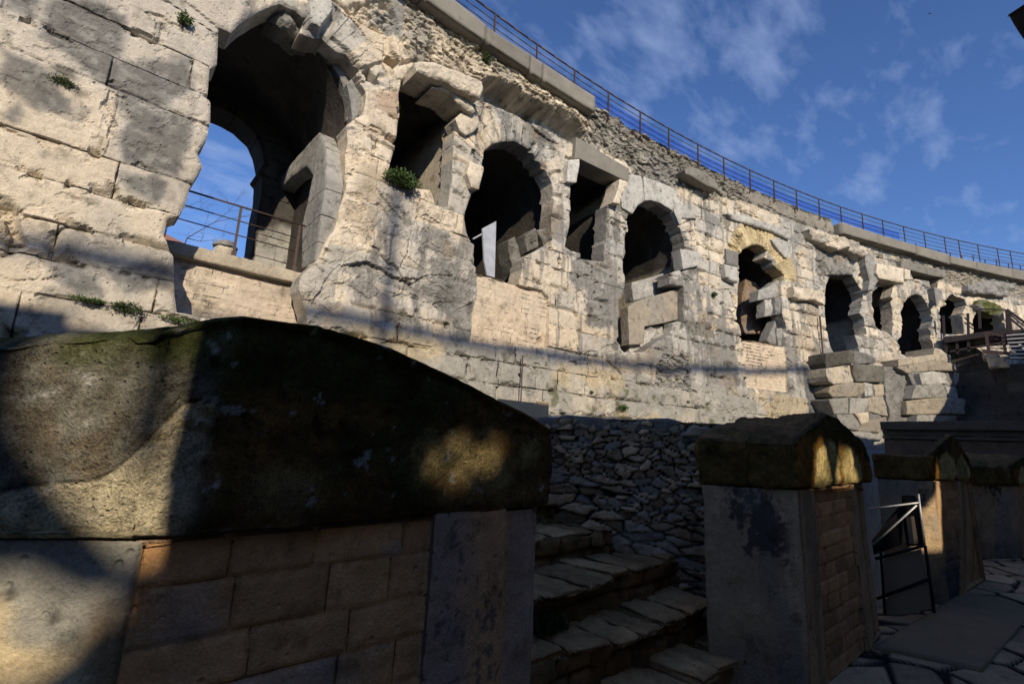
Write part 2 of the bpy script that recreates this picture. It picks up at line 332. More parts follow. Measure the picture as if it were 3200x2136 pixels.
class MB:
    def __init__(s): s.v=[];s.f=[]
    def tube(s,a,b,r,n=8,r2=None):
        a=Vector([float(t) for t in a]);b=Vector([float(t) for t in b]); d=(b-a).normalized(); x=d.orthogonal().normalized(); y=d.cross(x); k=len(s.v); r2=r if r2 is None else r2
        for p,rr in ((a,r),(b,r2)):
            for i in range(n): t=2*math.pi*i/n; s.v.append(tuple(p+x*math.cos(t)*rr+y*math.sin(t)*rr))
        for i in range(n): j=(i+1)%n; s.f.append((k+i,k+j,k+n+j,k+n+i))
        s.f.append(tuple(range(k+n-1,k-1,-1))); s.f.append(tuple(range(k+n,k+2*n)))
    def box(s,c8):
        k=len(s.v); s.v+= [tuple(float(t) for t in p) for p in c8]
        for f in ((0,2,3,1),(4,5,7,6),(0,1,5,4),(2,6,7,3),(0,4,6,2),(1,3,7,5)): s.f.append(tuple(k+i for i in f))
    def bar(s,a,b,w,h):
        a=np.array(a,float);b=np.array(b,float);d=(b-a)/np.linalg.norm(b-a); up=np.array([0,0,1.]) if abs(d[2])<.9 else np.array([0,1.,0]); x=np.cross(d,up);x/=np.linalg.norm(x);y=np.cross(x,d)
        s.box([a-x*w/2-y*h/2,a+x*w/2-y*h/2,a-x*w/2+y*h/2,a+x*w/2+y*h/2,b-x*w/2-y*h/2,b+x*w/2-y*h/2,b-x*w/2+y*h/2,b+x*w/2+y*h/2])
    def build(s,name,mt,parent=None,smooth=False,label=None):
        me=bpy.data.meshes.new(name); me.from_pydata(s.v,[],s.f); me.update()
        me.polygons.foreach_set('use_smooth',np.full(len(me.polygons),smooth)); return link(name,me,mt,parent,label)
def leaves(name,mt,parent,center,rad,n,size,seed=0,up=.3):
    rs=np.random.RandomState(seed); c=np.array(center); V=[];Q=[]
    d=rs.normal(size=(n,3)); d/=np.linalg.norm(d,axis=1)[:,None]; r=rs.rand(n)**.45
    cl=np.array([[math.sin(a*2.4)*.6,math.cos(a*2.4)*.6,.25*math.sin(a*5)] for a in range(9)])
    P=c+(d*r[:,None]*.6+cl[rs.randint(0,9,n)]*.6)*np.array(rad)
    for p in P:
        a=rs.normal(size=3); a/=np.linalg.norm(a); a[2]+=up; a/=np.linalg.norm(a); b=np.cross(a,rs.normal(size=3)); b/=np.linalg.norm(b); s=size*(.6+rs.rand()*.8); k=len(V)
        V+=[p-b*s*.3,p+a*s*.5-b*0,p+a*s,p+a*s*.5+b*s*.45]; Q.append((k,k+1,k+2,k+3))
    return link(name,mesh(name,np.array(V),Q,smooth=False),mt,parent)
# ================================================================ THE ARCADED WALL
wall=empty('amphitheatre_wall',(10,9.5,2),'long curving ruined limestone wall of the amphitheatre, pierced by big dark arches','ruined wall')
H_A1=W(z1([(780,1400),(770,1320),(765,1150),(720,1060),(740,990),(790,975),(820,920),(838,850),(893,760),(870,700),(912,640),(928,560),(930,480),(915,450),(925,330),(958,310),(965,150),(1018,172),(1080,110),(1148,50),(1200,25),(1250,12),(1320,45),(1362,80)])+zb([(100,260),(200,300),(280,310),(400,410),(480,430),(520,480),(590,570),(560,600),(640,750),(640,800),(620,930),(560,960),(490,1010),(500,1160),(480,1230),(475,1400),(490,1500),(478,1568)])+z7([(1950,250),(1900,420),(1840,480),(1720,740),(1560,890),(1530,960),(1520,1060),(1600,1300),(1620,1500)]))
H_15=W(z2([(385,470),(398,400),(440,362),(480,358),(560,415),(600,425),(650,455),(700,500),(750,548),(700,545),(665,570),(665,640),(650,880),(630,1010),(570,1005),(545,930),(480,920),(410,915),(330,870),(345,800),(372,700),(380,620),(392,560)]))
H_A2=W(z9([(1060,850),(1066,740),(1050,715),(1062,640),(1020,590),(990,550),(970,440),(980,390),(1030,240),(1030,205),(1085,215),(1090,140),(1115,60),(1110,20)])+z2([(805,740),(850,700),(900,688),(960,690),(1010,715),(1060,760),(1110,830),(1140,895),(1150,970),(1140,1060),(1138,1165)])+z9([(1635,600),(1600,650),(1520,680),(1440,720),(1410,840),(1390,935),(1340,930),(1280,905),(1200,880),(1140,870)]))
H_3=W(z3([(222,385),(300,418),(470,505),(436,580),(428,650),(392,665),(392,870),(375,900),(370,1015),(340,1010),(300,1005),(232,992),(228,960),(170,945),(135,920),(165,780),(165,560),(163,530),(205,525),(222,400)]))
H_A3=W(z3([(465,1535),(458,1400),(466,1330),(463,1250),(485,1240),(495,1160),(500,1120),(490,1060),(490,1000),(505,960),(500,870),(520,820),(515,790),(520,712),(540,722),(570,670),(610,640),(660,637),(720,660),(780,700),(820,760),(850,830),(868,930),(852,1040),(880,1050),(780,1080),(775,1150),(862,1160),(866,1350),(862,1420),(700,1500),(610,1568),(490,1568)]))
H_A5=W(z4([(235,905),(232,850),(203,750),(215,600),(222,480),(215,385),(250,345),(300,320),(350,320),(395,355),(385,395),(430,420),(430,440),(480,480),(500,505),(490,540),(480,640),(485,740),(512,828),(503,945),(450,940),(400,925),(320,910)]))
H_A6=W(z4([(752,800),(745,740),(745,640),(755,560),(780,510),(800,490),(830,505),(920,515),(955,570),(985,640),(972,690),(960,740),(985,770),(1000,870),(930,875),(955,950),(960,990),(900,1000),(870,990),(800,985),(785,960),(765,870)]))
H_7=W(z4([(1040,610),(1088,575),(1100,540),(1180,570),(1170,590),(1150,640),(1160,730),(1168,892),(1130,860),(1080,835),(1055,820),(1040,700)]))
H_7s=W(z4([(1282,480),(1436,515),(1436,585),(1395,600),(1385,545),(1282,528)]))
H_A7=W(z4([(1215,740),(1230,680),(1265,640),(1300,623),(1345,635),(1380,690),(1400,740),(1410,790),(1395,830),(1400,900),(1425,960),(1410,1000),(1240,1010),(1210,965),(1195,910),(1220,880),(1228,790)]))
H_8=W(z4([(1460,860),(1450,705),(1490,690),(1500,640),(1525,620),(1600,655),(1615,690),(1590,740),(1600,870),(1470,868)]))
H_A9=W(z4([(1660,880),(1655,780),(1680,730),(1680,660),(1720,660),(1800,690),(1840,740),(1865,900)]))
HOLES=[H_A1,H_15,H_A2,H_3,H_A3,H_A5,H_A6,H_7,H_7s,H_A7,H_8,H_A9]
Z_INF2=W(z9([(1070,860),(1160,868),(1280,905),(1380,935),(1560,985),(1605,1040),(1605,1240),(1600,1420),(1020,1370),(1030,1240),(1045,1110),(1070,1000)]))
Z_INF5=W(z4([(238,905),(330,915),(503,945),(512,1000),(515,1225),(262,1195),(258,1040),(245,950)]))
Z_TPIER=W(zb([(640,1110),(650,960),(650,760),(900,755),(905,900),(895,1030),(870,1240),(730,1160)]))
Z_PBRN=W(zb([(665,750),(900,755),(900,1020),(740,920)]))
Z_DBLK=W(za([(900,370),(1215,400),(1240,590),(1040,560),(930,540)]))
Z_DBLK2=W(zb([(590,0),(830,0),(900,170),(780,290),(640,200),(470,120),(440,40)]))
Z_ROCK=W(za([(560,960),(640,780),(780,770),(980,770),(980,940),(960,1180),(760,1180),(540,1120)]))
Z_DSH=W(z4([(600,1070),(725,1100),(745,1380),(640,1380),(620,1200)]))  # cast shadow painted into the wall colour; nothing in the scene casts it
Z_GST=[W(z1(p)) for p in ([(530,400),(620,490),(720,520),(850,560),(830,640),(830,700),(780,800),(700,800),(530,740),(520,620),(560,560),(500,470)],[(500,760),(620,790),(735,830),(705,935),(560,880)],[(200,0),(400,20),(560,110),(540,300),(850,270),(850,430),(720,520),(540,480),(440,400),(340,330),(160,200)],[(0,230),(190,310),(300,400),(310,520),(180,530),(60,450),(0,380)],[(0,0),(210,0),(170,140),(0,80)],[(0,560),(90,500),(110,600),(0,570)],[(480,1220),(640,1180),(760,1200),(780,1320),(560,1320)],[(230,1200),(450,1240),(450,1320),(280,1290)])]
Z_RUBL=W(z1([(-40,900),(60,920),(90,1010),(135,1110),(60,1170),(-40,1150)]))
Z_CAV1=W(zb([(775,500),(810,455),(900,520),(860,565)]))
Z_CAV2=W(zb([(600,590),(665,545),(740,700),(700,690)]))
Z_BLK1=W(zb([(160,20),(330,10),(355,130),(240,290),(150,230),(130,100)]))
Z_BLK2=W(zb([(340,250),(410,90),(560,190),(780,300),(770,520),(590,565),(480,420),(340,310)]))
Z_BLK3=W(zb([(690,540),(780,520),(870,570),(850,720),(760,760),(700,680)]))
Z_BLK4=W(zb([(850,200),(1010,320),(1110,380),(1040,500),(900,530),(820,430)]))
Z_BLK5=W(zb([(870,560),(1030,500),(1040,560),(950,640),(905,770),(850,740)]))
Z_HOLE=W(z9([(1530,1380),(1545,1330),(1570,1320),(1578,1375)]))
# course layout -----------------------------------------------------------
CZ1=[0,1.0,2.2,3.3,3.85,4.38,5.0,5.61,6.77,7.31,7.9,8.7,9.4,10.2,10.8,11.5,12.2,13.2]
CZ2=[0,1.1,1.75,2.35,2.95,3.55,4.2,4.85,5.4,6.0,6.6,7.15,7.7,8.25,8.8,9.3,9.85,10.4,10.95,11.5,12.1,12.7,13.3]
def courses(X,Z,zj,wmin,wmax,seed,x0=-8,x1=48,merge=.0):
    zj=np.array(zj); k=np.clip(np.searchsorted(zj,Z)-1,0,len(zj)-2); bid=np.zeros(X.shape); dj=np.minimum(Z-zj[k],zj[k+1]-Z)
    for c in np.unique(k):
        rs=np.random.RandomState(seed*97+int(c)); xs=[x0]
        while xs[-1]<x1: xs.append(xs[-1]+wmin+(wmax-wmin)*rs.rand())
        xs=np.array(xs); m=k==c; q=np.searchsorted(xs,X[m])-1; q=np.clip(q,0,len(xs)-2)
        dj[m]=np.minimum(dj[m],np.minimum(X[m]-xs[q],xs[q+1]-X[m])); bid[m]=hsh(q*1.,c*1.,seed)
    return dj,bid
def warp(X,Z,P,a=.05): return X+a*fbm(P,.9,3,seed=21),Z+a*.7*fbm(P,.8,3,seed=22)
RL_x=np.array([4.3,5.2,6.3,7.0,8.5,10.3,11.0,12.8,13.6,15.5,18.,19.2,19.9]); RL_z=np.array([10.6,10.75,11.0,11.2,11.35,11.5,11.35,11.2,10.9,11.2,11.75,11.9,12.1])
_cache={}
def layout(X,Z,P):
    k=X.size
    if k in _cache: return _cache[k]
    xw,zw=warp(X,Z,P)
    dL,bL=courses(xw,zw,CZ1,1.3,2.9,1); dG,bG=courses(xw,zw,CZ2,.6,1.9,2)
    left=X<1.6; dj=np.where(left,dL,dG); bid=np.where(left,bL,bG)
    # brick infills
    inf=np.maximum(sdb(X,Z,Z_INF2),sdb(X,Z,Z_INF5)); im=inf>0
    dI,bI=courses(xw,zw+.02*fbm(P,3,2,seed=5),list(np.arange(1,13,.135)),.3,.9,3); dj=np.where(im,np.where(sdb(X,Z,Z_INF2)>0,dI+.005,dI),dj); bid=np.where(im,bI*.3+.5,bid)
    # arch rings: radial joints round each crown
    for cx,cz,r0,r1,n in ((14.35,8.95,1.55,2.35,17),(8.2,8.6,1.55,2.35,15),(20.75,9.0,1.45,2.25,26),(26.4,8.9,1.5,2.2,15),(31.5,8.75,1.3,1.95,15),(1.95,8.3,1.8,2.6,15)):
        rr=np.hypot(X-cx,Z-cz); th=np.arctan2(Z-cz,X-cx); m=(rr<r1)&(Z>cz)&(rr>r0-.5)
        q=th/math.pi*n; f=np.abs(q-np.round(q))*math.pi/n*rr; dd=np.minimum(f,np.abs(r1-rr)); dj=np.where(m,dd,dj); bid=np.where(m,hsh(np.floor(q+.5),cx*0+n*1.,7),bid)
    rub=sst(Z-np.interp(X,RL_x,RL_z,left=20,right=20)+.22*fbm(P,1.9,5,seed=31),-.10,.12)
    far=sst(X,30,31)*sst(Z-(10.9+.25*fbm(P,.8,3,seed=33)),-.1,.1)*.8
    f1,f2,cid=worley((X+.5*Z+.12*fbm(P,2.5,3,seed=8))/.34,(Z-.35*X*0+.1*fbm(P,2.5,3,seed=9))/.17,3)
    _cache[k]=(dj,bid,rub,far,f1,f2,cid,inf); return _cache[k]
def strength(X,Z,P):
    return sst(fbm(P,.5,3,seed=71)+.35*fbm(P,1.6,3,seed=72),-.34,.02)
def rustmask(X,Z,P):
    r=sst(fbm(P,.42,3,seed=18)+.35*fbm(P,1.5,4,seed=20),.25,.31)*sst(X,1.4,2.)*.9
    r=np.maximum(r,sst(sdb(X,Z,[(3.3,4.3),(3.2,6.9),(5.6,7.1),(7.2,5.6),(7.2,4.6)])+.15*fbm(P,1.5,3,seed=73),-.1,.2))
    r=np.maximum(r,.7*sst(Z-(np.interp(X,[3,5,7,10],[9.2,10.2,10.2,10.9])),0,.3)*sst(11.2-X,0,.5)*sst(X,3,3.5))
    return r
def crackd(X,Z,P):
    a=X+.35*fbm(P,1.1,4,seed=74); b=Z+.35*fbm(P,1.1,4,seed=75); f1,f2,c=worley(a/1.3,b/.9,33,1.); return (f2-f1)*.55+.10*sst(fbm(P,.6,3,seed=76)+.25*(1-rustmask(X,Z,P)),-.12,.08)
def fac_disp(X,Z,P,S):
    dj,bid,rub,far,f1,f2,cid,inf=layout(X,Z,P)
    js=strength(X,Z,P); rustic=rustmask(X,Z,P)
    ero=sst(fbm(P,.55,4,seed=11)+.25*fbm(P,2,3,seed=12),.02,.32)
    ash=(bid-.5)*.055*(.5+.5*js)+.010*fbm(P,5,5,seed=13)+.010*fbm(P,1.1,3,seed=14)
    ash-= .020*np.exp(-(np.maximum(dj,0)/.016)**2)*js*(1-.6*(inf>0))
    cm=sst(fbm(P,1.7,4,seed=15)-np.clip(dj,0,.25)*2.6-.06,-.01,.06)*(inf<0)
    fc=fac2(X,Z,P,.42,3); ash-=cm*(.035+.05*fc)
    cav=sst(fbm(P,2.9,4,seed=79)+.25*fbm(P,.8,3,seed=80)+.10*(X>2),.20,.27)*np.exp(-(np.maximum(dj,0)/.07)**2)*(inf<0); ash-=.10*cav
    pit=sst(fbm(P,6.5,4,seed=77)+.5*fbm(P,1.3,3,seed=78),.30,.42); ash-=.016*pit
    big=fac2(X,Z,P,1.05,9)
    rk=.14*big+.05*fac2(X,Z,P,.3,13)+.02*fbm(P,2.6,5,seed=16)-.02*np.abs(fbm(P,7,4,seed=17))-.03
    d=ash*(1-.75*rustic)+rk*rustic
    d-=.03*np.exp(-(crackd(X,Z,P)/.012)**2)*(inf<0)
    d=np.where(inf>0,-.10+.02*fbm(P,5,4,seed=19)-.012*np.exp(-(dj/.012)**2)-.05*ero,d)
    d=d+.22*sst(1.2-X,-.1,.25)
    lower=sst(3.9-Z,-.05,.1)
    d=d+.03*lower*(X>3.2)
    for p,a in ((Z_BLK1,.22),(Z_BLK2,.10),(Z_BLK3,.05),(Z_BLK4,.14),(Z_BLK5,.06),(Z_TPIER,.08)): d=d+a*sst(sdb(X,Z,p),-.02,.05)
    for p,a in ((Z_CAV1,.45),(Z_CAV2,.35),(Z_HOLE,.2)): d=d-a*sst(sdb(X,Z,p),-.01,.05)
    for p in (Z_RUBL,Z_ROCK,Z_DBLK2):
        m=sst(sdb(X,Z,p)+.1*fbm(P,3,3,seed=23),-.05,.05); d=d+m*(-.14+.16*np.clip(f2-f1,0,.5)+.16*(cid-.5)+.14*fac2(X,Z,P,.4,5))
    st=.10*np.clip((f2-f1)*2.2,0,.5)+.15*(cid-.5)+.07*facets(X/.16,Z/.11,61)+.03*fbm(P,5,4,seed=24)
    rl=np.interp(X,RL_x,RL_z); up=np.clip((Z-rl)/np.maximum(12.2-rl,.3),0,1)
    over=np.interp(X,[5.0,6.3,7.0,10.2,10.7,11.2],[.10,.15,.48,.48,.3,.0],left=.1)*(1-.95*up)+.0
    und=sst(Z-(rl-.42),-.05,.1)*sst(X,6.3,6.8)*sst(10.8-X,0,.3)*(1-rub)
    d=d*(1-rub)+rub*(st-.03+over)-.3*und
    d=np.where((Z>12.12)&(X<11),np.minimum(d,.15),d)
    d=d*(1-far)+far*(st*.8)
    d-= .045*np.exp(-np.maximum(S,0)/.04)
    return d
def fac_col(X,Z,P,S,off):
    dj,bid,rub,far,f1,f2,cid,inf=layout(X,Z,P)[:8] if X.size in _cache else layout(X,Z,P)
    n1=fbm(P,.35,4,seed=41); n2=fbm(P,1.2,5,seed=42); n3=fbm(P,5,4,seed=43)
    c=np.broadcast_to(CREAM*1.06,P.shape)*(1+.13*n2+.09*n3)[:,None]*(.90+.18*bid)[:,None]
    c=mixc(c,TAN*1.0,.45*sst(hsh(bid*17,bid*3),.7,.85)*(inf<0))
    c=mixc(c,LG,.75*sst(hsh(bid*11,bid*5),.62,.7)*(inf<0))
    c=mixc(c,LG,.75*sst(n1+.4*n2,-.05,.2))
    c=mixc(c,GR*.85,.8*sst(n2+.5*n1+.35*n3,.12,.26)); c=mixc(c,DK*1.3,.75*sst(fbm(P,1.6,6,g=.62,seed=81)+.3*n1,.27,.38)*(X>1.6)); c=mixc(c,np.array([.28,.22,.15]),.5*sst(fbm(P,.9,5,seed=82),.16,.34))
    # rain streaks below the top edge and sills
    Ps=np.stack([X*6,P[:,1]*0,Z*.5],-1); st=fbm(Ps,1.,4,seed=44)
    c=mixc(c,GR*.8,.7*sst(st+.3*n1,.12,.32)*(X>4))
    infm=(inf>0); ci=np.broadcast_to(PINK*.5+TAN*.5,P.shape)*(1+.12*n3+.12*(bid-.65))[:,None]; ci=mixc(ci,CREAM*.95,.6*sst(n2,-.1,.2)); c=np.where(infm[:,None],ci,c)
    low=sst(3.85-Z+.08*n2,-.1,.15)*(X>3.5)*(1-.6*infm); c=mixc(c,np.array([.27,.262,.235]),.85*low*sst(fbm(P,.7,4,seed=83),-.25,.05)); c=mixc(c,np.array([.34,.33,.29]),.5*low)
    c=mixc(c,np.array([.46,.36,.2]),.5*low*sst(fbm(P,.6,3,seed=45),.15,.3))
    # weathered grey skin of the left pier
    g=0
    for p in Z_GST: g=np.maximum(g,sst(sdb(X,Z,p)+.14*fbm(P,2.2,5,seed=46)+.05*n3,-.04,.12))
    c=mixc(c,LG*1.05,.7*sst(X,1.2,.9)*sst(Z-6.6+.7*n2,-.4,.4)); c=mixc(c,GR*.60,.88*g); 
    spk=sst(fbm(P,9,4,seed=48),.10,.30)*g; c=mixc(c,LG,.35*spk)
    lf=X<1.3; c=np.where((lf&(g<.05))[:,None],mixc(c,CREAM*1.06,np.full(X.shape,.35)),c)
    c=mixc(c,DK,.8*sst(sdb(X,Z,W(z1([(210,310),(330,340),(360,400),(280,400)])))+.1*n2,-.03,.1)*sst(n3,-.2,.2))
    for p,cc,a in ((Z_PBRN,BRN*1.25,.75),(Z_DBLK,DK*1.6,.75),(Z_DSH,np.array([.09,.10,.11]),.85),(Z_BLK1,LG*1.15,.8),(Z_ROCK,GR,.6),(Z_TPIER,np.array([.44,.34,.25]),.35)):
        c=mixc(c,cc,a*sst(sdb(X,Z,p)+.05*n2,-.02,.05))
    rb=np.clip(rub+far+0*X,0,1); warm=sst(11.0-X,-.4,.4)
    cr=(np.array([.27,.25,.21])[None]*(1-warm[:,None])+np.array([.50,.43,.32])[None]*warm[:,None])*(.72+.5*cid)[:,None]*(1+.15*n3)[:,None]
    cr=mixc(cr,DK,(.8)*sst(.10+.07*(1-warm)-(f2-f1),-.02,.08)); cr=mixc(cr,GR,.6*sst(n1+n2*.6,.05,.3)); c=mixc(c,cr,rb)
    # yellow brick ring round the fifth arch
    rr=np.hypot(X-20.75,Z-9.0); m=(rr<2.25)&(rr>1.2)&(Z>9.0); c=np.where(m[:,None],np.array([.47,.38,.22])*(.8+.4*bid+.15*n3)[:,None],c)
    m=sst(.06*n2+(Z-np.interp(X,[11,13,16,20,26],[12.5,12.35,12.2,12.0,12.0])),-.02,.05)*sst(X,11.2,12.5)*sst(33-X,0,2.); c=mixc(c,np.array([.22,.20,.165]),m*.9)
    # dirt in hollows that never wash, lichen
    c=mixc(c,MOSS*1.6,.7*sst(fbm(P,1.1,4,seed=49)+.3*n3,.32,.5)*(Z<3.3))
    return c*.97
def fac_jd(X,Z,P):
    dj,bid,rub,far,f1,f2,cid,inf=layout(X,Z,P)
    soft=.05*(1-strength(X,Z,P))+.05*rustmask(X,Z,P)
    j=np.minimum(dj+soft,crackd(X,Z,P)+.004); j=np.where((rub+far)>.4,.3,j); return j
xs=[-7.,-6.,-5.,-4.,-3.2,-2.6]
while xs[-1]<44.5:
    x=xs[-1]; xs.append(x+(.025 if x<6 else .029 if x<12 else .029+.0015*(x-12)))
xs=np.array(xs); zz=np.arange(1.6,12.86,.027)
def outer():
    t=[(-6.9,1.65),(44.3,1.65),(44.3,12.6),(39,12.35),(33.8,12.35),(26,12.5),(25.9,12.85),(-6.9,12.85)]
    return t
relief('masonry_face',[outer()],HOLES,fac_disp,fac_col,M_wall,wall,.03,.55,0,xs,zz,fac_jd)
# ---- rooms behind the openings
def vault(name,x0,x1,zf,zsp,zc,depth,arch=True,y0=.5,back=True,parent=wall,c=None,nb=10,lit=0):
    SHADE=np.array([.07,.062,.052]) if c is None else c; c=SHADE  # dark colour stands in for the shade inside the bay
    """inside faces of a bay: floor, side walls, vault, end wall"""
    pr=[(x0,zf)]; m=int((zsp-zf)/.25)+1
    pr+=[(x0,zf+(zsp-zf)*i/m) for i in range(1,m+1)]
    if arch:
        for i in range(1,24): t=math.pi*(1-i/24); pr.append(((x0+x1)/2+(x1-x0)/2*math.cos(t),zsp+(zc-zsp)*math.sin(t)))
    else: pr+=[(x0+(x1-x0)*i/12,zc+.0001) for i in range(0,13)]
    pr+=[(x1,zf+(zsp-zf)*i/m) for i in range(m,-1,-1)]
    pr=np.array(pr); ds=np.arange(0,depth+.01,.2); X=np.repeat(pr[:,0:1],len(ds),1); Z=np.repeat(pr[:,1:2],len(ds),1); Dp=np.repeat(ds[None],len(pr),0)+y0
    xm=(x0+x1)/2; n0,n1=nrm(xm); ym=Yf(xm); fan=1+.012*Dp
    Xw=xm+(X-xm)*fan-n0*Dp; Yw=Yf(X)*1.-n1*Dp; V=np.stack([Xw,Yw,Z],-1).reshape(-1,3)
    a,b=X.shape; I=np.arange(a*b).reshape(a,b); Q=np.stack([I[:-1,:-1],I[:-1,1:],I[1:,1:],I[1:,:-1]],-1).reshape(-1,4)
    nv=vnormals(V,Q); V2=V+nv*(.05*fbm(V,1.6,5,seed=61))[:,None]
    side=np.abs(nv[:,2])<.5; dj,bid=courses(V[:,1]+2,V[:,2],CZ2,.5,1.2,6); 
    P=V; c0=np.broadcast_to(c,V.shape)*(.75+.4*bid)[:,None]*(1+.2*fbm(P,1.5,4,seed=62))[:,None]; c0=mixc(c0,SHADE*.5,.7*sst(fbm(P*np.array([1,1,.3]),1.4,4,seed=63),.0,.25))
    if lit: c0=mixc(c0,CREAM*.9,.9*(side&(V[:,0]>xm))*sst(lit-V[:,2]+.1*fbm(P,2,3),-.1,.1)*sst(1.3*1+.0-(V[:,1]-Yf(xm)-y0)+99*(lit<8 and 0 or 1),0,.2))  # right wall painted pale below this height, as if sunlit
    
    o=link(name,mesh(name,V2,Q,np.clip(c0,.01,.9),np.where(side,dj,.2)),M_wall,parent)
    if back:
        e=V2.reshape(a,b,3)[:,-1]; ce=e.mean(0); k=len(e); VV=np.concatenate([e,ce[None]]); T=[(i,i+1,k) for i in range(k-1)]+[(k-1,0,k)]
        link('end_wall',mesh('end_wall',VV,np.zeros((0,4)),np.broadcast_to(SHADE,VV.shape),np.full(len(VV),.3),T=T),M_wall,parent)
    return o
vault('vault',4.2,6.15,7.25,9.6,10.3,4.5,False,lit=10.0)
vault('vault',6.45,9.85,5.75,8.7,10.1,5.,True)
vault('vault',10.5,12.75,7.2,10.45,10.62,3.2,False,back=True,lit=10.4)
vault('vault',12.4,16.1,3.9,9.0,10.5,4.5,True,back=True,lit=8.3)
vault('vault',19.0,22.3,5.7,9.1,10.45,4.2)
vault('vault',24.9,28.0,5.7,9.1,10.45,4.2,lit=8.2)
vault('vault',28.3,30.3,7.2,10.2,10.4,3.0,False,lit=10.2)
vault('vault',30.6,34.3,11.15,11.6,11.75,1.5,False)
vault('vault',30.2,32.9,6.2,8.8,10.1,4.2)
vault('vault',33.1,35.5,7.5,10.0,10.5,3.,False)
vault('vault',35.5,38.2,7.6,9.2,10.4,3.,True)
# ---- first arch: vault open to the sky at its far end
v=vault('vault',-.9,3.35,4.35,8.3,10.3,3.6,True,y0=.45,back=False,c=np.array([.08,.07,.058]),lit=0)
def pY(L,Y): return [(p[0],p[2]) for p in (onY(x,y,Y) for x,y in L)]
fh=[(-.3,4.3)]+[(-.3,8.6),(.2,9.4)]+pY(z1([(905,452),(960,470),(1000,485),(1080,530),(1140,590),(1165,650),(1180,725),(1150,765),(1170,790),(1165,870),(1150,940),(1120,1140)]),13.5)+[(2.55,4.3)]
S135=lambda X:(13.5+0*X,0*X,-1+0*X)
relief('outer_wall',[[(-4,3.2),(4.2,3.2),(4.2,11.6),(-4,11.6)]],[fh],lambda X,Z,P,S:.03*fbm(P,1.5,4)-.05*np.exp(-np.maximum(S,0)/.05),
  lambda X,Z,P,S,o:mixc(mixc(mixc(np.broadcast_to(LG,P.shape)*(1+.2*fbm(P,1.2,4))[:,None],GR,.5*sst(fbm(P,1.1,4,seed=3),0,.3)),np.array([.045,.04,.033]),.93*sst(Z-6.9+.5*fbm(P,1.5,4),-.3,.2)),np.array([.05,.045,.037]),.95*sst(.10-S+.05*fbm(P,3,3),-.02,.05)),M_wall,wall,.05,.9,0,fjd=lambda X,Z,P:courses(X,Z,CZ2,.6,1.2,8)[0],surf=S135)  # upper part and opening edge painted dark in place of shade
def posX(Xc): return lambda U,Z:(np.stack([Xc+0*U,U,Z],-1),-1+0*U,0*U)
def pX(L,Xc): return [(p[1],p[2]) for p in (onX(x,y,Xc) for x,y in L)]
relief('jamb_masonry',[[(max(a,9.72),b) for a,b in pX(z1([(1340,1196),(1345,1000),(1372,880),(1392,780),(1360,738),(1290,790),(1235,852),(1180,935),(1200,860),(1300,720),(1420,588),(1450,650),(1545,700),(1535,900),(1478,1030),(1422,1150)]),3.02)]],[],
  lambda X,Z,P,S:.02*fbm(P,3,4)-.02*np.exp(-np.maximum(S,0)/.03),lambda X,Z,P,S,o:mixc(np.broadcast_to(LG*.9,P.shape)*(1+.2*fbm(P,2,4))[:,None],GR,.6*sst(fbm(P*np.array([1,1,.3]),2,4,seed=3),0,.3)),M_wall,wall,.04,.35,0,pos=posX(3.02),fjd=lambda X,Z,P:courses(X,Z,CZ2,.5,1.2,8)[0])  # pale sheet cut to the outline of the sunlit part of the jamb
T0=trace('vault_edge',zb([(-60,230),(-150,120),(-60,60),(60,110),(150,190),(260,270),(400,330),(480,430),(440,470),(330,390),(200,330),(80,300)]),wall,-.30,.5,.03,DK*1.6,rough=.16,bev=.1,stain=.6,seed=98)
# back shell and roof so that the wall is solid
m=MB()
xb=np.linspace(3.4,44,60)
Vb=[];Qb=[]
for i,x in enumerate(xb):
    a,b=nrm(x); y=Yf(x)-b*6.2; xx=x-a*6.2
    for z in (-3,12.3): Vb.append((xx,y,z))
    a0=(x+a*.0,Yf(x)+.02,12.3); Vb.append(a0)
for i in range(len(xb)-1):
    k=3*i; Qb+= [(k,k+3,k+4,k+1),(k+1,k+4,k+5,k+2)]
Vb=np.array(Vb); link('outer_shell',mesh('outer_shell',Vb,Qb,np.broadcast_to(LG,Vb.shape),np.full(len(Vb),.3)),M_wall,wall)
hexa('roof_slab',tri([(-6,9.55,11.9),(3.5,9.55,11.9),(-6,14.4,11.9),(3.5,14.4,11.9),(-6,9.55,12.8),(3.5,9.55,12.8),(-6,14.4,12.8),(3.5,14.4,12.8)]),(20,10,3),M_rock,wall,.01,c=LG)
# ---- stones, lintels, corbels and beams set in the wall (each a part of it)
def T(name,px,o=.1,d=.4,c=CREAM,**k): return trace(name,px,wall,o,d,k.pop('cell',.03),c,**k)
CN=np.array([.20,.185,.155])
T('lintel',z3([(200,250),(525,445),(522,527),(215,380),(192,385)]),.16,.7,CN,mt=M_conc,rough=.004,bev=.01,stain=.15)
T('corbel',z3([(156,392),(222,385),(222,420),(205,525),(190,530),(150,520),(150,440)]),.22,.6,LG*1.3,bev=.02)
T('corbel',z3([(470,508),(524,528),(500,580),(480,600),(468,662),(428,650),(445,600),(462,560)]),.24,.6,CREAM*.95,bev=.02)
T('ledge_stone',z2([(470,300),(500,290),(560,300),(740,370),(800,395),(812,430),(790,478),(760,470),(620,395),(480,345)]),.60,.9,CREAM,rough=.06,bev=.06)
T('ledge_stone',z2([(545,425),(600,420),(700,450),(745,490),(770,540),(755,552),(680,500),(650,460),(600,440)]),.35,.8,CREAM,rough=.06,bev=.05,seed=4)
T('jamb_stone',z2([(700,545),(760,560),(790,600),(760,640),(720,660),(690,640),(665,580)]),.16,.5,CREAM*1.03,bev=.03,seed=5)
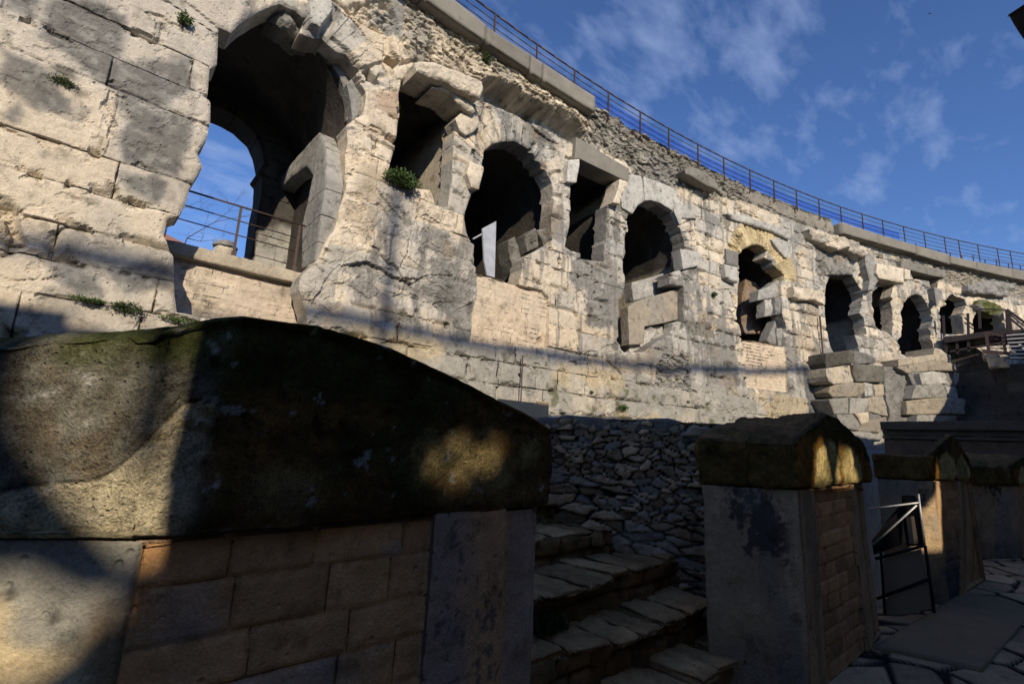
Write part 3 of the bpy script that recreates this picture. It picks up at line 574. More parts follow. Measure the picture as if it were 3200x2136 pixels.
T('impost',z2([(740,790),(805,815),(805,835),(780,925),(745,915),(722,850)]),.20,.5,CREAM*1.05,bev=.03,seed=6)
T('impost',z3([(838,935),(960,955),(970,985),(950,1040),(860,1060),(850,1000)]),.13,.4,LG*1.1,bev=.04,seed=7)
T('impost',z4([(560,575),(700,605),(748,620),(745,690),(690,660),(600,660),(560,640)]),.30,.5,CREAM*.95,rough=.06,bev=.05,seed=8)
T('impost',z4([(135,440),(215,460),(218,555),(185,545),(145,520)]),.25,.5,LG*1.1,bev=.06,seed=9)
T('wall_block',z4([(140,345),(215,365),(218,460),(145,440)]),.12,.4,GR*.75,bev=.04,seed=10)
T('coping_block',z3([(870,455),(905,430),(1000,475),(1060,520),(1080,580),(1010,550),(900,485),(880,480)]),.50,.7,CN,bev=.03,seed=11)
T('lintel',z4([(1218,418),(1490,482),(1490,524),(1400,512),(1215,462)]),.25,.8,CN*.95,bev=.02,seed=12,cell=.05)
T('corbel',z4([(1000,370),(1045,380),(1070,440),(1085,540),(1045,605),(1020,600),(1030,540),(1005,450)]),.35,.8,GR*1.2,bev=.06,seed=13,cell=.05)
T('lintel',z4([(1072,440),(1235,470),(1238,560),(1090,530),(1068,500)]),.50,.9,CREAM,bev=.03,seed=14,cell=.05)
T('lintel',z4([(1238,470),(1276,480),(1274,540),(1240,535)]),.35,.8,CREAM,bev=.03,seed=15,cell=.05)
T('corbel',z4([(1422,585),(1470,600),(1470,650),(1440,700),(1430,650)]),.35,.6,GR,bev=.05,seed=16,cell=.05)
T('corbel',z4([(1150,640),(1165,585),(1195,575),(1190,640),(1165,655)]),.2,.5,CREAM,bev=.03,seed=17,cell=.05)
T('broken_cornice',z4([(665,225),(700,215),(720,240),(830,270),(900,280),(1030,350),(1030,380),(980,405),(940,370),(880,345),(830,360),(760,320),(680,270)]),.45,.7,CREAM*.9,rough=.14,bev=.09,seed=18,cell=.045,stain=.6)
T('broken_crown',z4([(780,505),(800,475),(850,455),(900,480),(925,515),(870,500),(830,508)]),.15,.5,GR*.8,rough=.1,bev=.05,seed=19,cell=.04)
T('broken_cornice',z5([(665,830),(750,810),(880,780),(980,800),(1080,820),(1085,860),(1050,880),(1030,930),(1000,930),(900,925),(800,905),(690,905),(660,880)]),.35,.6,GR*1.1,rough=.14,bev=.08,seed=20,cell=.05,stain=.8)
T('broken_crown',z5([(735,1010),(745,965),(780,955),(850,985),(900,980),(950,1010),(960,1050),(930,1110),(880,1090),(850,1070),(750,1050)]),.25,.5,MOSS*2,rough=.14,bev=.08,seed=21,cell=.05,stain=.8)
T('cornice',z4([(150,130),(230,135),(520,225),(545,265),(530,290),(420,240),(300,200),(180,165)]),.14,.4,LG,bev=.05,seed=22,rough=.03)
T('arch_stone',z3([(470,600),(500,560),(540,480),(600,490),(610,560),(620,640),(575,670),(545,720),(480,680)]),.07,.2,LG*1.05,bev=.02,seed=23)
T('arch_stone',z3([(612,490),(800,560),(830,640),(790,700),(720,655),(660,635),(622,640)]),.06,.2,LG*1.05,bev=.02,seed=24)
T('arch_stone',z3([(806,610),(945,750),(850,745),(835,790),(800,705)]),.08,.2,LG*1.1,bev=.02,seed=25)
T('arch_stone',z4([(415,290),(450,280),(520,320),(522,400),(500,400),(460,350)]),.10,.3,LG,bev=.02,seed=26)
# slab and lower masonry inside the third arch
T('parapet_slab',z3([(510,1290),(560,1255),(760,1195),(862,1160),(866,1350),(740,1385),(612,1408),(608,1515),(520,1520)]),-.35,.35,CREAM*.55,mt=M_rock,rough=.01,bev=.015,stain=.5)
T('inner_masonry',za([(415,450),(640,430),(780,400),(900,370),(905,560),(905,760),(780,770),(640,790),(600,960),(540,1130),(300,1040),(230,1000),(180,830),(240,760),(250,650),(415,630)]),-.55,.5,LG*1.0,rough=.10,bev=.05,stain=.5,seed=27)
T('broken_pillar',za([(740,400),(900,370),(905,560),(905,760),(780,770),(700,720),(560,700),(570,610),(740,560)]),-.18,.4,LG*1.15,rough=.14,bev=.08,stain=.5,seed=28)
T('inner_masonry',z3([(530,1135),(640,1105),(780,1060),(800,1170),(700,1215),(540,1250)]),-.9,.4,LG*.9,rough=.05,bev=.03,stain=.4,seed=29)
# rough masonry left standing in the fifth arch
for k,(p,o_,cc) in enumerate(((([(215,640),(235,520),(290,540),(340,600),(355,850),(340,860),(240,860),(232,850),(203,750)]),-1.3,BRN*.7),(([(400,575),(440,540),(488,535),(478,640),(400,650),(330,660),(335,600)]),-.25,LG*.8),(([(372,650),(428,645),(435,750),(370,760)]),-.3,LG),(([(437,645),(480,640),(487,745),(440,750)]),-.12,GR*.9),(([(385,905),(430,780),(437,830),(450,940),(400,925)]),-.35,GR),(([(448,830),(508,828),(503,945),(455,940)]),-.2,GR*1.1),(([(430,775),(485,745),(512,828),(440,830)]),-.5,GR*.7))):
    T('loose_masonry',z4(p),o_,.4,cc,rough=.05,bev=.04,seed=30+k)
# rubble hanging in the right of the second arch
T('broken_jamb',z9([(1440,720),(1530,670),(1640,610),(1640,640),(1610,780),(1610,900),(1560,985),(1385,935),(1410,850)]),-.12,.5,GR*1.25,rough=.09,bev=.05,seed=40,stain=.4)
for k,p in enumerate(([(1430,560),(1500,510),(1535,650),(1440,690)],[(1300,600),(1350,570),(1390,710),(1400,860),(1360,870),(1320,740)],[(1520,520),(1610,500),(1635,600),(1560,640)])):
    T('hanging_stone',z9(p),-.3-.25*(k==1),.5,DK*1.6,rough=.08,bev=.06,seed=41+k,stain=.5)
# voussoirs standing under the first arch's broken edge
for k,p in enumerate(([(330,480),(400,420),(480,560),(590,750),(520,1000),(480,980),(500,840),(430,640)],[(480,680),(560,610),(640,760),(610,900),(530,1000),(520,840)])):
    T('arch_ring',zb(p),-.25-.25*(k==0),.35,GR*1.05,rough=.03,bev=.03,seed=46+k,stain=.4)
# piers standing forward of the wall on the right
def stack(name,rows,o,dep,label=None,seed=0,c=CREAM):
    for k,(p,oo,cc) in enumerate(rows):
        cc=np.array(cc)*(.72+.2*math.sin(k*4.1))
        T(name,zr(p),o+oo*.45-.05,dep,cc,rough=.035,bev=.03,seed=seed+k,stain=.25,cell=.03,tilt=(.12*math.sin(k*2.3),.10*math.cos(k*1.7)))
stack('pier_stone',[([(300,190),(340,180),(410,172),(555,150),(590,200),(600,290),(500,300),(380,320),(320,340),(300,290)],.15,DK*1.3),([(555,155),(640,165),(730,190),(800,240),(800,290),(720,290),(620,300),(590,240)],.05,GR*1.2),
 ([(270,350),(320,340),(585,300),(630,380),(635,480),(480,500),(350,510),(290,480),(275,430)],.10,CREAM*.85),([(600,305),(700,300),(880,320),(905,400),(910,490),(720,480),(640,480),(610,400)],.28,DK*2.2),
 ([(350,530),(380,510),(540,490),(690,500),(700,600),(640,640),(380,640),(345,590)],.1,CREAM*.8),([(690,490),(810,500),(800,620),(700,640)],.12,LG),([(815,505),(900,510),(905,620),(820,640)],.02,CREAM),
 ([(310,665),(540,650),(550,820),(400,820),(350,740)],.12,LG*.95),([(545,650),(740,655),(750,700),(740,760),(700,810),(550,820)],.12,LG*.9),([(750,640),(900,630),(915,770),(920,840),(760,790)],.02,CREAM),
 ([(400,825),(610,820),(690,890),(670,990),(430,960)],.12,LG*.85),([(610,815),(740,800),(752,900),(690,930)],.22,CREAM),([(690,900),(920,850),(935,960),(860,1010),(670,1000)],.08,CREAM*.8),
 ([(480,1000),(780,1010),(935,1040),(900,1105),(820,1110),(815,1190),(730,1210),(560,1060)],.1,LG*.95)],.75,1.2,seed=50)
stack('pier_stone',[([(1070,250),(1420,198),(1430,130),(1480,140),(1600,210),(1615,285),(1440,270),(1080,320)],.0,CREAM*.9),([(1090,325),(1440,268),(1600,290),(1645,315),(1645,372),(1440,365),(1180,390)],.12,CREAM*.9),
 ([(1250,400),(1440,368),(1560,372),(1650,380),(1655,510),(1560,500),(1430,510),(1270,515)],.1,LG*1.1),([(1650,380),(1690,390),(1700,470),(1660,520)],.0,CREAM),
 ([(1250,520),(1400,505),(1500,505),(1560,600),(1565,645),(1400,650),(1320,655),(1220,660)],.3,LG*1.1),([(1545,540),(1680,530),(1705,660),(1580,640)],.12,LG),
 ([(1190,680),(1400,655),(1590,645),(1620,815),(1400,820),(1190,825)],.25,CREAM*.75),([(1585,645),(1755,665),(1785,820),(1612,812)],.42,LG*1.1),
 ([(1250,830),(1520,825),(1690,830),(1690,870),(1540,900),(1250,900)],.2,LG*.8)],.75,1.3,seed=70)
T('pier_core',zr([(330,240),(700,200),(780,300),(890,480),(900,840),(860,1000),(780,1080),(520,980),(420,940),(380,700),(330,480)]),.62,1.2,GR*.7,rough=.06,bev=.04,seed=95)
T('pier_core',zr([(1120,270),(1580,230),(1640,480),(1680,640),(1700,860),(1260,880),(1230,560)]),.62,1.2,GR*.8,rough=.06,bev=.04,seed=96)
T('rubble_infill',zr([(890,318),(1150,330),(1150,520),(1200,560),(1185,690),(1190,830),(1250,910),(950,915),(905,500)]),.35,.4,GR*.75,rough=.08,bev=.03,seed=90,stain=.6)
# ---- concrete coping beams along the top (overhanging)
cop=empty('coping_beam',(8,9.2,12.2),'grey cast concrete coping beam overhanging the top of the wall under the railing, nearest stretch','coping')
def beam(name,par,x0,x1,zb0,zb1,zt0,zt1,proj,back=.7,c=CN,seed=0):
    def fn(u,v,w):
        X=x0+(x1-x0)*u; a,b=nrm(X); o=-back+(proj+back)*(1-v); zz=(zb0+(zb1-zb0)*u)*(1-w)+(zt0+(zt1-zt0)*u)*w
        return np.stack([X+a*o,Yf(X)+b*o,zz],-1)
    return hexa(name,fn,(max(4,int((x1-x0)/.12)),5,6),M_conc,par,.012,3.,c,seed=seed)
zt=lambda x:np.interp(x,[4,6.85,8.7,10.8],[12.85,12.70,12.77,12.78])
for k,(a,b) in enumerate(((-3,1.2),(1.22,4.6),(4.62,6.58),(6.6,8.2),(8.22,8.72),(8.74,10.98))):
    beam('beam_segment',cop,a,b,12.2,12.22,zt(a)-(.05 if k==3 else 0),zt(b)+(.02 if k==2 else 0),.34+.02*(k%2),seed=k,c=CN*(.85+.1*(k%3)))
cop2=empty('coping_beam',(32,4,12),'weathered grey coping slabs overhanging the far right stretch of the wall top','coping')
for k,(a,b,z0,z1_,t0,t1) in enumerate(((26.,28.6,11.95,12.0,12.52,12.5),(28.62,31.4,12.0,11.98,12.5,12.46),(31.42,33.8,11.95,11.82,12.46,12.4),(33.9,35.8,11.9,11.85,12.33,12.32),(35.83,38.4,11.85,11.75,12.32,12.32),(38.43,44,11.75,11.7,12.32,12.3))):
    beam('coping_slab',cop2,a,b,z0,z1_,t0,t1,.40,seed=10+k,c=CN)
up=empty('upper_parapet',(36,5,12.5),'low grey stone seat wall running behind the railing at the far right','parapet')
def upf(u,v,w):
    X=27+17*u; a,b=nrm(X); o=-2.6-.5*v; return np.stack([X+a*o,Yf(X)+b*o,12.2+w*(.75+.0*u)+.25*w*sst(X,30,33)],-1)
tag(up,None,None); hexa('parapet_course',upf,(120,3,8),M_wall,up,.02,2.5,LG*.9,jfn=lambda u,v,w,V:courses(V[:,0],V[:,2],[11,12.4,12.75,13.05,13.4],.5,1.2,31)[0])
# ================================================================ RAILING ON TOP
rail=empty('parapet_railing',(10,9.4,12.7),'long dark steel railing with blue netting running along the top edge of the wall','railing')
TOPR=[(1542,51),(1678,140),(1796,220),(1904,287),(2004,348),(2098,397),(2187,448),(2269,489),(2346,530),(2422,563),(2493,592),(2562,620),(2626,646),(2692,669),(2755,689),(2817,709),(2877,727),(2940,743),(2986,753),(3062,763),(3121,776),(3177,781)]
PP=[onz(x,y,13.6) for x,y in TOPR]; PX=[p[0] for p in PP]
PX=[PX[0]-1.63*k for k in (7,6,5,4,3,2,1)]+PX+[40.2,41.4]
yr=lambda x:np.polyval(PC,x) if x>5.018 else np.polyval(PC,5.018)-.0+ (5.018-x)*.0+.09*0
def rp(x,z): return (x,float(yr(x))+.02,z)
p0=MB(); p0.bar(rp(PX[0],12.55),rp(PX[0],13.6),.045,.045); post0=p0.build('post',M_rail,rail)
for x in PX[1:]:
    q=post0.copy(); COL.objects.link(q); q.parent=rail; q.matrix_parent_inverse=post0.matrix_parent_inverse.copy(); q.location=(x-PX[0],float(yr(x)-yr(PX[0])),0)
for nm,z,r_ in (('top_rail',13.6,.028),('middle_rail',13.36,.014),('middle_rail',13.14,.014),('bottom_rail',12.92,.014)):
    m=MB(); xs2=np.arange(PX[0],41.5,.55)
    for a,b in zip(xs2[:-1],xs2[1:]): m.tube(rp(a,z),rp(b,z),r_,6)
    m.build(nm,M_rail,rail,True)
Vn=[];Qn=[]; xs2=np.arange(11.2,31,.4)
for i,x in enumerate(xs2): Vn+=[(x,float(yr(x))+.06,12.80),(x,float(yr(x))+.06,13.28 if x<22 else 13.2)]
for i in range(len(xs2)-1): Qn.append((2*i,2*i+2,2*i+3,2*i+1))
link('netting',mesh('netting',Vn,Qn),M_net,rail)
r2=empty('inner_railing',(37,3,12.6),'second dark railing with closely spaced posts behind the main one at the far right','railing')
def rp2(x,z): a,b=nrm(x); return (x-a*1.3,float(Yf(x)-b*1.3),z)
for x in np.arange(32.4,43,.85):
    m=MB(); m.bar(rp2(x,12.3),rp2(x,13.62 if int(x*2)%4 else 13.75),.05,.05); m.build('post',M_rail,r2)
for z in (12.75,13.05,13.35,13.62):
    m=MB(); xs2=np.arange(32.4,42.6,.6)
    for a,b in zip(xs2[:-1],xs2[1:]): m.tube(rp2(a,z),rp2(b,z),.018,6)
    m.build('rail',M_rail,r2,True)
# ================================================================ FIRST ARCH: sill, infill, railing, things beyond
inf=empty('brick_infill_wall',(1.9,10.3,3.4),'pinkish brick and rubble infill wall under the concrete sill of the biggest arch','infill wall')
S_=lambda y:(lambda X:(y+0*X,0*X,-1+0*X))
def infc(X,Z,P,S,o): 
    dj,b=courses(X+.02*fbm(P,3,2),Z+.03*fbm(P,1.2,3),list(np.arange(1,6,.11)),.2,.5,9)
    return mixc(np.broadcast_to(PINK,P.shape)*(1+.14*fbm(P,3,4)+.16*(b-.5))[:,None]*(.92),CREAM*.9,.5*sst(fbm(P,1.3,4),0,.25))
relief('infill_face',[[(.1,1.7),(3.6,1.7),(3.6,4.62),(.1,4.62)]],[],lambda X,Z,P,S:.05*fbm(P,1.6,5,seed=2)+.03*fbm(P*np.array([.3,1,2.5]),3,4,seed=3),infc,M_wall,inf,.025,.5,0,surf=S_(10.42),fjd=lambda X,Z,P:courses(X+.02*fbm(P,3,2),Z+.03*fbm(P,1.2,3),list(np.arange(1,6,.11)),.2,.5,9)[0]+.007+.03*sst(fbm(P,1.5,3),-.2,.2))
def sillf(u,v,w):
    X=.2+3.0*u; Y=10.25+.9*v; Z=4.58+.25*w; e=(1-v)*0
    Y=Y+.01*(2*w-1)**4*(v<.01); Y=Y+.14*np.clip((u-.94)/.06,0,1)**2*(v<.5); return np.stack([X,Y,Z],-1)
hexa('sill_slab',sillf,(50,8,6),M_rock,inf,.010,5.,CREAM*.72)
ra=empty('arch_railing',(1.7,10.3,4.8),'short dark steel railing standing on the sill of the biggest arch','railing')
RY=10.33; P7=lambda x,y,Y=RY:onY(*z7([(x,y)])[0],Y)
for a,b in (((885,170),(785,745)),((1525,355),(1435,905))):
    A=P7(*a); B=P7(*b); m=MB(); m.bar(A,[A[0],RY,B[2]],.045,.02); m.bar([A[0],RY-.03,B[2]+.02],[A[0],RY-.03,B[2]+.20],.09,.015); m.build('post',M_rail,ra)
for nm,a,b,r_ in (('top_rail',(320,-12),(1585,372),.02),('bar',(262,140),(1480,495),.012),('bar',(190,285),(1470,645),.012)):
    A=P7(*a);B=P7(*b); zz_=(A[2]+B[2])/2; d=B-A; m=MB(); m.tube(A-d*.12,B,r_); m.build(nm,M_rail,ra,True)
# things beyond the arch: far roof, bare tree, chimney stump
rf=empty('far_building',(-6,60,-2),'distant building with a low terracotta roof seen through the biggest arch','building')
c=onY(545,735,60.)
m=MB(); m.box(boxc(c[0]-9,c[0]+1.6,60,70,-4,c[2]-1.0)); m.build('wall',M_ply,rf)
m=MB(); a=c[2]-1.; m.box([(c[0]-9.5,59.5,a),(c[0]+2,59.5,a),(c[0]-9.5,70.5,a),(c[0]+2,70.5,a),(c[0]-7,64,a+2.2),(c[0]-.5,64,a+2.2),(c[0]-7,66,a+2.2),(c[0]-.5,66,a+2.2)]); m.build('roof',M_terra,rf)
ch=empty('chimney_stump',onY(703,778,24.),'round rubble chimney stump just above the sill of the biggest arch','chimney')
c=onY(703,775,24.); 
hexa('rubble_shaft',lambda u,v,w:np.stack([c[0]+.42*(2*u-1)*(1-.25*np.abs(2*v-1)),24+.42*(2*v-1)*(1-.25*np.abs(2*u-1)),-2+(c[2]+2)*w],-1),(10,10,60),M_rock,ch,.05,2.,CREAM*.8)
c2=onY(703,764,24.)
hexa('cap_stone',lambda u,v,w:np.stack([c[0]+.52*(2*u-1)*(1-.3*np.abs(2*v-1)),24+.52*(2*v-1)*(1-.3*np.abs(2*u-1)),c[2]+.004+.24*w*(1-.5*(2*u-1)**4)],-1),(14,14,5),M_rock,ch,.04,3.,GR)
tr=empty('bare_tree',(1.0,30,-2),'bare leafless tree twigs against the sky behind the arch railing','tree')
def tree(seed,base,H):
    rs=random.Random(seed); m=MB(); mt_=MB()
    def br(p,d,L,r,k):
        q=[p[i]+d[i]*L for i in range(3)]; (m if k>2 else mt_).tube(p,q,r,5,r*.62)
        if k==0: return
        for _ in range(2 if k>3 else 3):
            e=[d[i]+rs.uniform(-.75,.75) for i in range(3)]; e[2]=abs(e[2])*.8+.1; n=math.sqrt(sum(t*t for t in e)); e=[t/n for t in e]; br(q,e,L*rs.uniform(.6,.85),r*.6,k-1)
    br(base,[0,0,1],H,.07,6); m.build('trunk',M_bark,tr); mt_.build('crown',M_bark,tr)
cc=onY(600,790,30.); tree(5,[cc[0]-.6,30.,cc[2]-3.9],2.7)
# plants rooted in the masonry
def plant(name,p,o,rad,n,size,label,cat,seed,mt=M_leaf):
    X,Z=onwall(p,o); a,b=nrm(X); c=(X+a*o,float(Yf(X)+b*o),Z); e=empty(name,c,label,cat); leaves('foliage',mt,e,c,rad,n,size,seed)
    m=MB(); m.tube((c[0],c[1]+.1,c[2]-rad[2]*.9),(c[0],c[1],c[2]),.012,5); m.build('stem',M_bark,e)
plant('shrub',z9([(505,148)])[0],.15,(.5,.3,.26),2300,.07,'bright green leafy shrub growing in the rectangular opening right of the biggest arch','shrub',1)
plant('wall_plant',D([(424,44)])[0],.30,(.14,.1,.13),420,.05,'small green plant growing from a joint high on the left pier','plant',2)
plant('wall_plant',z3([(1045,1215)])[0],.08,(.17,.1,.14),260,.06,'small round dark plant on the pier right of the third arch','plant',3,M_dleaf)
plant('wall_plant',(1948,1273),.1,(.24,.15,.13),360,.06,'low green tuft at the foot of the wall below the third arch','plant',4)
plant('moss_tuft',z1([(395,1335)])[0],.3,(.26,.1,.06),500,.035,'flat yellowish green moss tuft on the ledge low on the left pier','moss',5)
plant('moss_tuft',z1([(560,1370)])[0],.28,(.28,.12,.14),700,.035,'dark round moss clump at the foot of the left pier','moss',6,M_dleaf)
plant('moss_tuft',z1([(800,1425)])[0],.26,(.4,.1,.06),500,.035,'thin green moss strip just above the mossy block at the foot of the wall','moss',7)
plant('wall_plant',z6([(1080,620)])[0],.25,(.16,.12,.35),520,.06,'dark green tuft hanging in the rubble under the coping','plant',8,M_dleaf)
plant('wall_plant',z1([(285,365)])[0],.26,(.22,.04,.12),500,.03,'dark moss smear on a stone high on the left pier','moss',9,M_dleaf)
for k,(x,y,r) in enumerate(((1395,1010,.10),(1760,1290,.16),(2150,1255,.10),(1850,1225,.09),(2330,1180,.08),(1240,330,.10),(1480,470,.08),(2010,850,.09))):
    X,Z=onwall((x,y),.05); a,b=nrm(X); 
    plant('wall_weed',(x,y),.06,(r,r*.5,r*.5),110,.04,['dry small weed on the wall face below the second arch','low weed at the foot of the wall behind the rubble wall','tiny weed at the wall foot right of the third arch','tiny weed in a joint low under the third arch','tiny weed under the brick infill of the fifth arch','dark weed beside the top of the rectangular opening','tiny dark weed above the second arch','tiny weed under the lintelled opening left of the third arch'][k],'weed',30+k,M_dleaf)
# board leaning in the second arch
bd=empty('leaning_board',(7.4,9.8,5.8),'pale blue grey tapering board standing upright in the second arch','board')
def brd(pts,Y,th,name,par,mt):
    A=[onY(*p,Y) for p in z9(pts)]; m=MB(); k=len(A); m.v=[tuple(float(t) for t in a) for a in A]+[(float(a[0]),float(a[1])+th,float(a[2])) for a in A]
    m.f=[tuple(range(k)),tuple(range(2*k-1,k-1,-1))]+[(i,i+k,(i+1)%k+k,(i+1)%k) for i in range(k)]; return m.build(name,mt,par)
brd([(1105,515),(1208,460),(1197,885),(1140,868),(1118,760)],9.75,.05,'panel',bd,M_white)
b2=empty('timber_batten',(7.1,10.2,6.6),'short white batten lying in the second arch left of the board','batten')
brd([(1030,590),(1098,552),(1098,565),(1036,598)],10.2,.06,'batten_face',b2,M_white)
# fixtures on the wall: drain pipe, bracket, plywood
dp=empty('drain_pipe',(8.5,9.3,2),'thin vertical grey pipe running up the foot of the wall behind the mossy block','pipe')
A=onwall((1628,1110),.12); m=MB(); m.tube((A[0],9.30,1.7),(A[0],9.30,A[1]),.018); m.tube((A[0],9.30,A[1]-.5),(A[0],9.42,A[1]-.5),.03); m.build('pipe',M_rail,dp,True)
dp2=empty('drain_pipe',(22.6,7,2),'slender vertical pipe on the wall left of the broken forward pier','pipe')
A=onwall(zr([(238,150)])[0],.12); B=onwall(zr([(280,830)])[0],.12); m=MB(); m.tube((A[0],float(Yf(A[0]))-.12,1.8),(A[0],float(Yf(A[0]))-.12,A[1]+1.6),.035); m.build('pipe',M_rail,dp2,True)
pw=empty('plywood_board',(8.6,9.1,1.7),'tan plywood sheet leaning at the foot of the wall, behind the mossy block','board')
for k,(a,b,cc) in enumerate((((1560,1245),(1682,1320),0),((1683,1252),(1716,1320),1))):
    A=onY(*a,8.9); B=onY(*b,8.9); m=MB(); m.box(boxc(A[0],B[0],8.9+.03*k,8.97+.03*k,1.74,A[2])); m.build('sheet',M_ply,pw)
# ================================================================ GROUND, TERRACE, PAVING
def sheet(name,x0,x1,y0,y1,z,mt,c,n=(2,2),kind='structure',zf=None,jf=None,cf=None):
    X,Y=np.meshgrid(np.linspace(x0,x1,n[0]+1),np.linspace(y0,y1,n[1]+1),indexing='ij'); Z=np.full(X.shape,float(z))
    P=np.stack([X,Y,Z],-1)
    if zf is not None: Z=Z+zf(X,Y); P=np.stack([X,Y,Z],-1)
    I=np.arange(X.size).reshape(X.shape); Q=np.stack([I[:-1,:-1],I[1:,:-1],I[1:,1:],I[:-1,1:]],-1).reshape(-1,4)
    col=cf(X,Y,P) if cf is not None else np.broadcast_to(c,P.shape)
    o=link(name,mesh(name,P,Q,np.clip(np.asarray(col),.003,.9),jf(X,Y) if jf is not None else np.full(X.size,.3)),mt); o['kind']=kind; return o
sheet('ground',-900,900,-900,900,-3.2,M_rock,LG*.6)
hexa_t=hexa('terrace',lambda u,v,w:np.stack([2.3+45*u,(3.2+(9.7-3.2)*v)+0*u,-3.0+4.72*w],-1),(60,8,4),M_rock,None,.02,1.,c=LG*.8); hexa_t['kind']='structure'
hexa_t=hexa('terrace',lambda u,v,w:np.stack([-9+11.3*u,(2.6+(9.7-2.6)*v)+0*u,-3.0+4.72*w],-1),(30,8,4),M_rock,None,.02,1.,c=LG*.8); hexa_t['kind']='structure'
def pav(X,Y):
    P=np.stack([X,Y,0*X],-1); f1,f2,cid=worley(X/.46+.25*fbm(P,2.2,2,seed=3)+.3*Y,Y/.34+.25*fbm(P,2.2,2,seed=4),11,.95); return f1,f2,cid,P
def pz(X,Y): f1,f2,cid,P=pav(X,Y); return -.035*np.exp(-((f2-f1)/.055)**2)+.012*(cid-.5)+.006*fbm(P,5,3)
def pc(X,Y,P3): f1,f2,cid,P=pav(X,Y); c=np.array([.42,.29,.17])*(.7+.6*cid)[...,None]*(1+.25*fbm(P,4,4))[...,None]; return mixc(c,np.array([.02,.019,.017]),sst(.12-(f2-f1),-.03,.07))
sheet('pavement',1.6,16,-4.5,1.32,.2,M_near,LG,(820,330),zf=pz,cf=pc)
sheet('pavement',-12,1.6,-11.,1.1,.19,M_near,LG*.5,(40,40))
# smooth concrete strip let into the paving
hx=[onz(*p,.215) for p in [(2400+x*.597,1200+y*.597) for x,y in ((560,1372),(1032,1082),(1400,1175),(1120,1490))]]
cs=hexa('path',tri([(*hx[0][:2],.16),(*hx[3][:2],.16),(*hx[1][:2],.16),(*hx[2][:2],.16),(*hx[0][:2],.222),(*hx[3][:2],.222),(*hx[1][:2],.222),(*hx[2][:2],.222)]),(40,60,3),M_conc,None,.006,2.5,c=np.array([.24,.175,.10])); cs['kind']='structure'
# ================================================================ THE ROW OF GABLED STONE PIERS
PIERG='gabled stone piers in a row along the paved walk'
def bev4(p,e):  # plan polygon lofted
    return p
def pier(name,label,plan,base,zb,zc,capplan,capz,gab,n,ncap,cfront,seed,jf=None,capcol=None,moss=.8,capdisp=.012,chunk=None,bodycol=None):
    """plan: 4 corners FL,FR,BL,BR at cap level; base: the same at the floor"""
    root=empty(name,(plan[0][0],plan[0][1],zb),label,'stone pier',PIERG)
    fl,fr,bl,br=[np.array(p,float) for p in plan]; f0,r0,l0,b0=[np.array(p,float) for p in base]
    def body(u,v,w):
        k=((1-w)**1.6)[:,None]; q=lambda a,b:a*(1-k)+b*k
        A=q(fl,f0);B=q(fr,r0);C=q(bl,l0);E=q(br,b0); uu=u[:,None];vv=v[:,None]
        xy=(A*(1-uu)+B*uu)*(1-vv)+(C*(1-uu)+E*uu)*vv
        return np.stack([xy[:,0],xy[:,1],zb+(zc-zb)*w],-1)
    hexa('body',body,n,M_nearj,root,.003,9.,cfn=lambda u,v,w,V:cfront(u,v,w,V),jfn=jf,seed=seed,dfn=bodycol)
    a,b,c_,d_=[np.array(p,float) for p in capplan]
    def cap(u,v,w):
        uu=u[:,None];vv=v[:,None]; xy=(a*(1-uu)+b*uu)*(1-vv)+(c_*(1-uu)+d_*uu)*vv
        top=gab(u,v); z=capz+(top-capz)*w
        return np.stack([xy[:,0],xy[:,1],z],-1)
    def cdisp(u,v,w,V):
        r=capdisp*1.6*fbm(V,4.,6,seed=seed+2)+.0045*fbm(V,38.,4,g=.7,seed=seed+8)-.010*sst(fbm(V,7.,5,g=.6,seed=seed+9),.28,.34)+capdisp*.6*np.abs(fbm(V,14.,4,seed=seed+6))
        e=np.exp(-(w/.06)**2)+np.exp(-((1-w)/.12)**2)*(v<.05)+np.exp(-(u/.03)**2)*(v<.5)*.6
        return r-.018*np.minimum(e,1.2)
    hexa('capstone',cap,ncap,M_moss,root,capdisp,7.,cfn=capcol,seed=seed+1,dfn=cdisp)
    return root
def stonecol(V,c,seed,a=.16): return np.broadcast_to(np.array(c)*np.array([1.48,1.04,.62]),V.shape)*(1+a*fbm(V,3.,5,seed=seed)+a*.7*fbm(V,11.,4,seed=seed+1))[:,None]
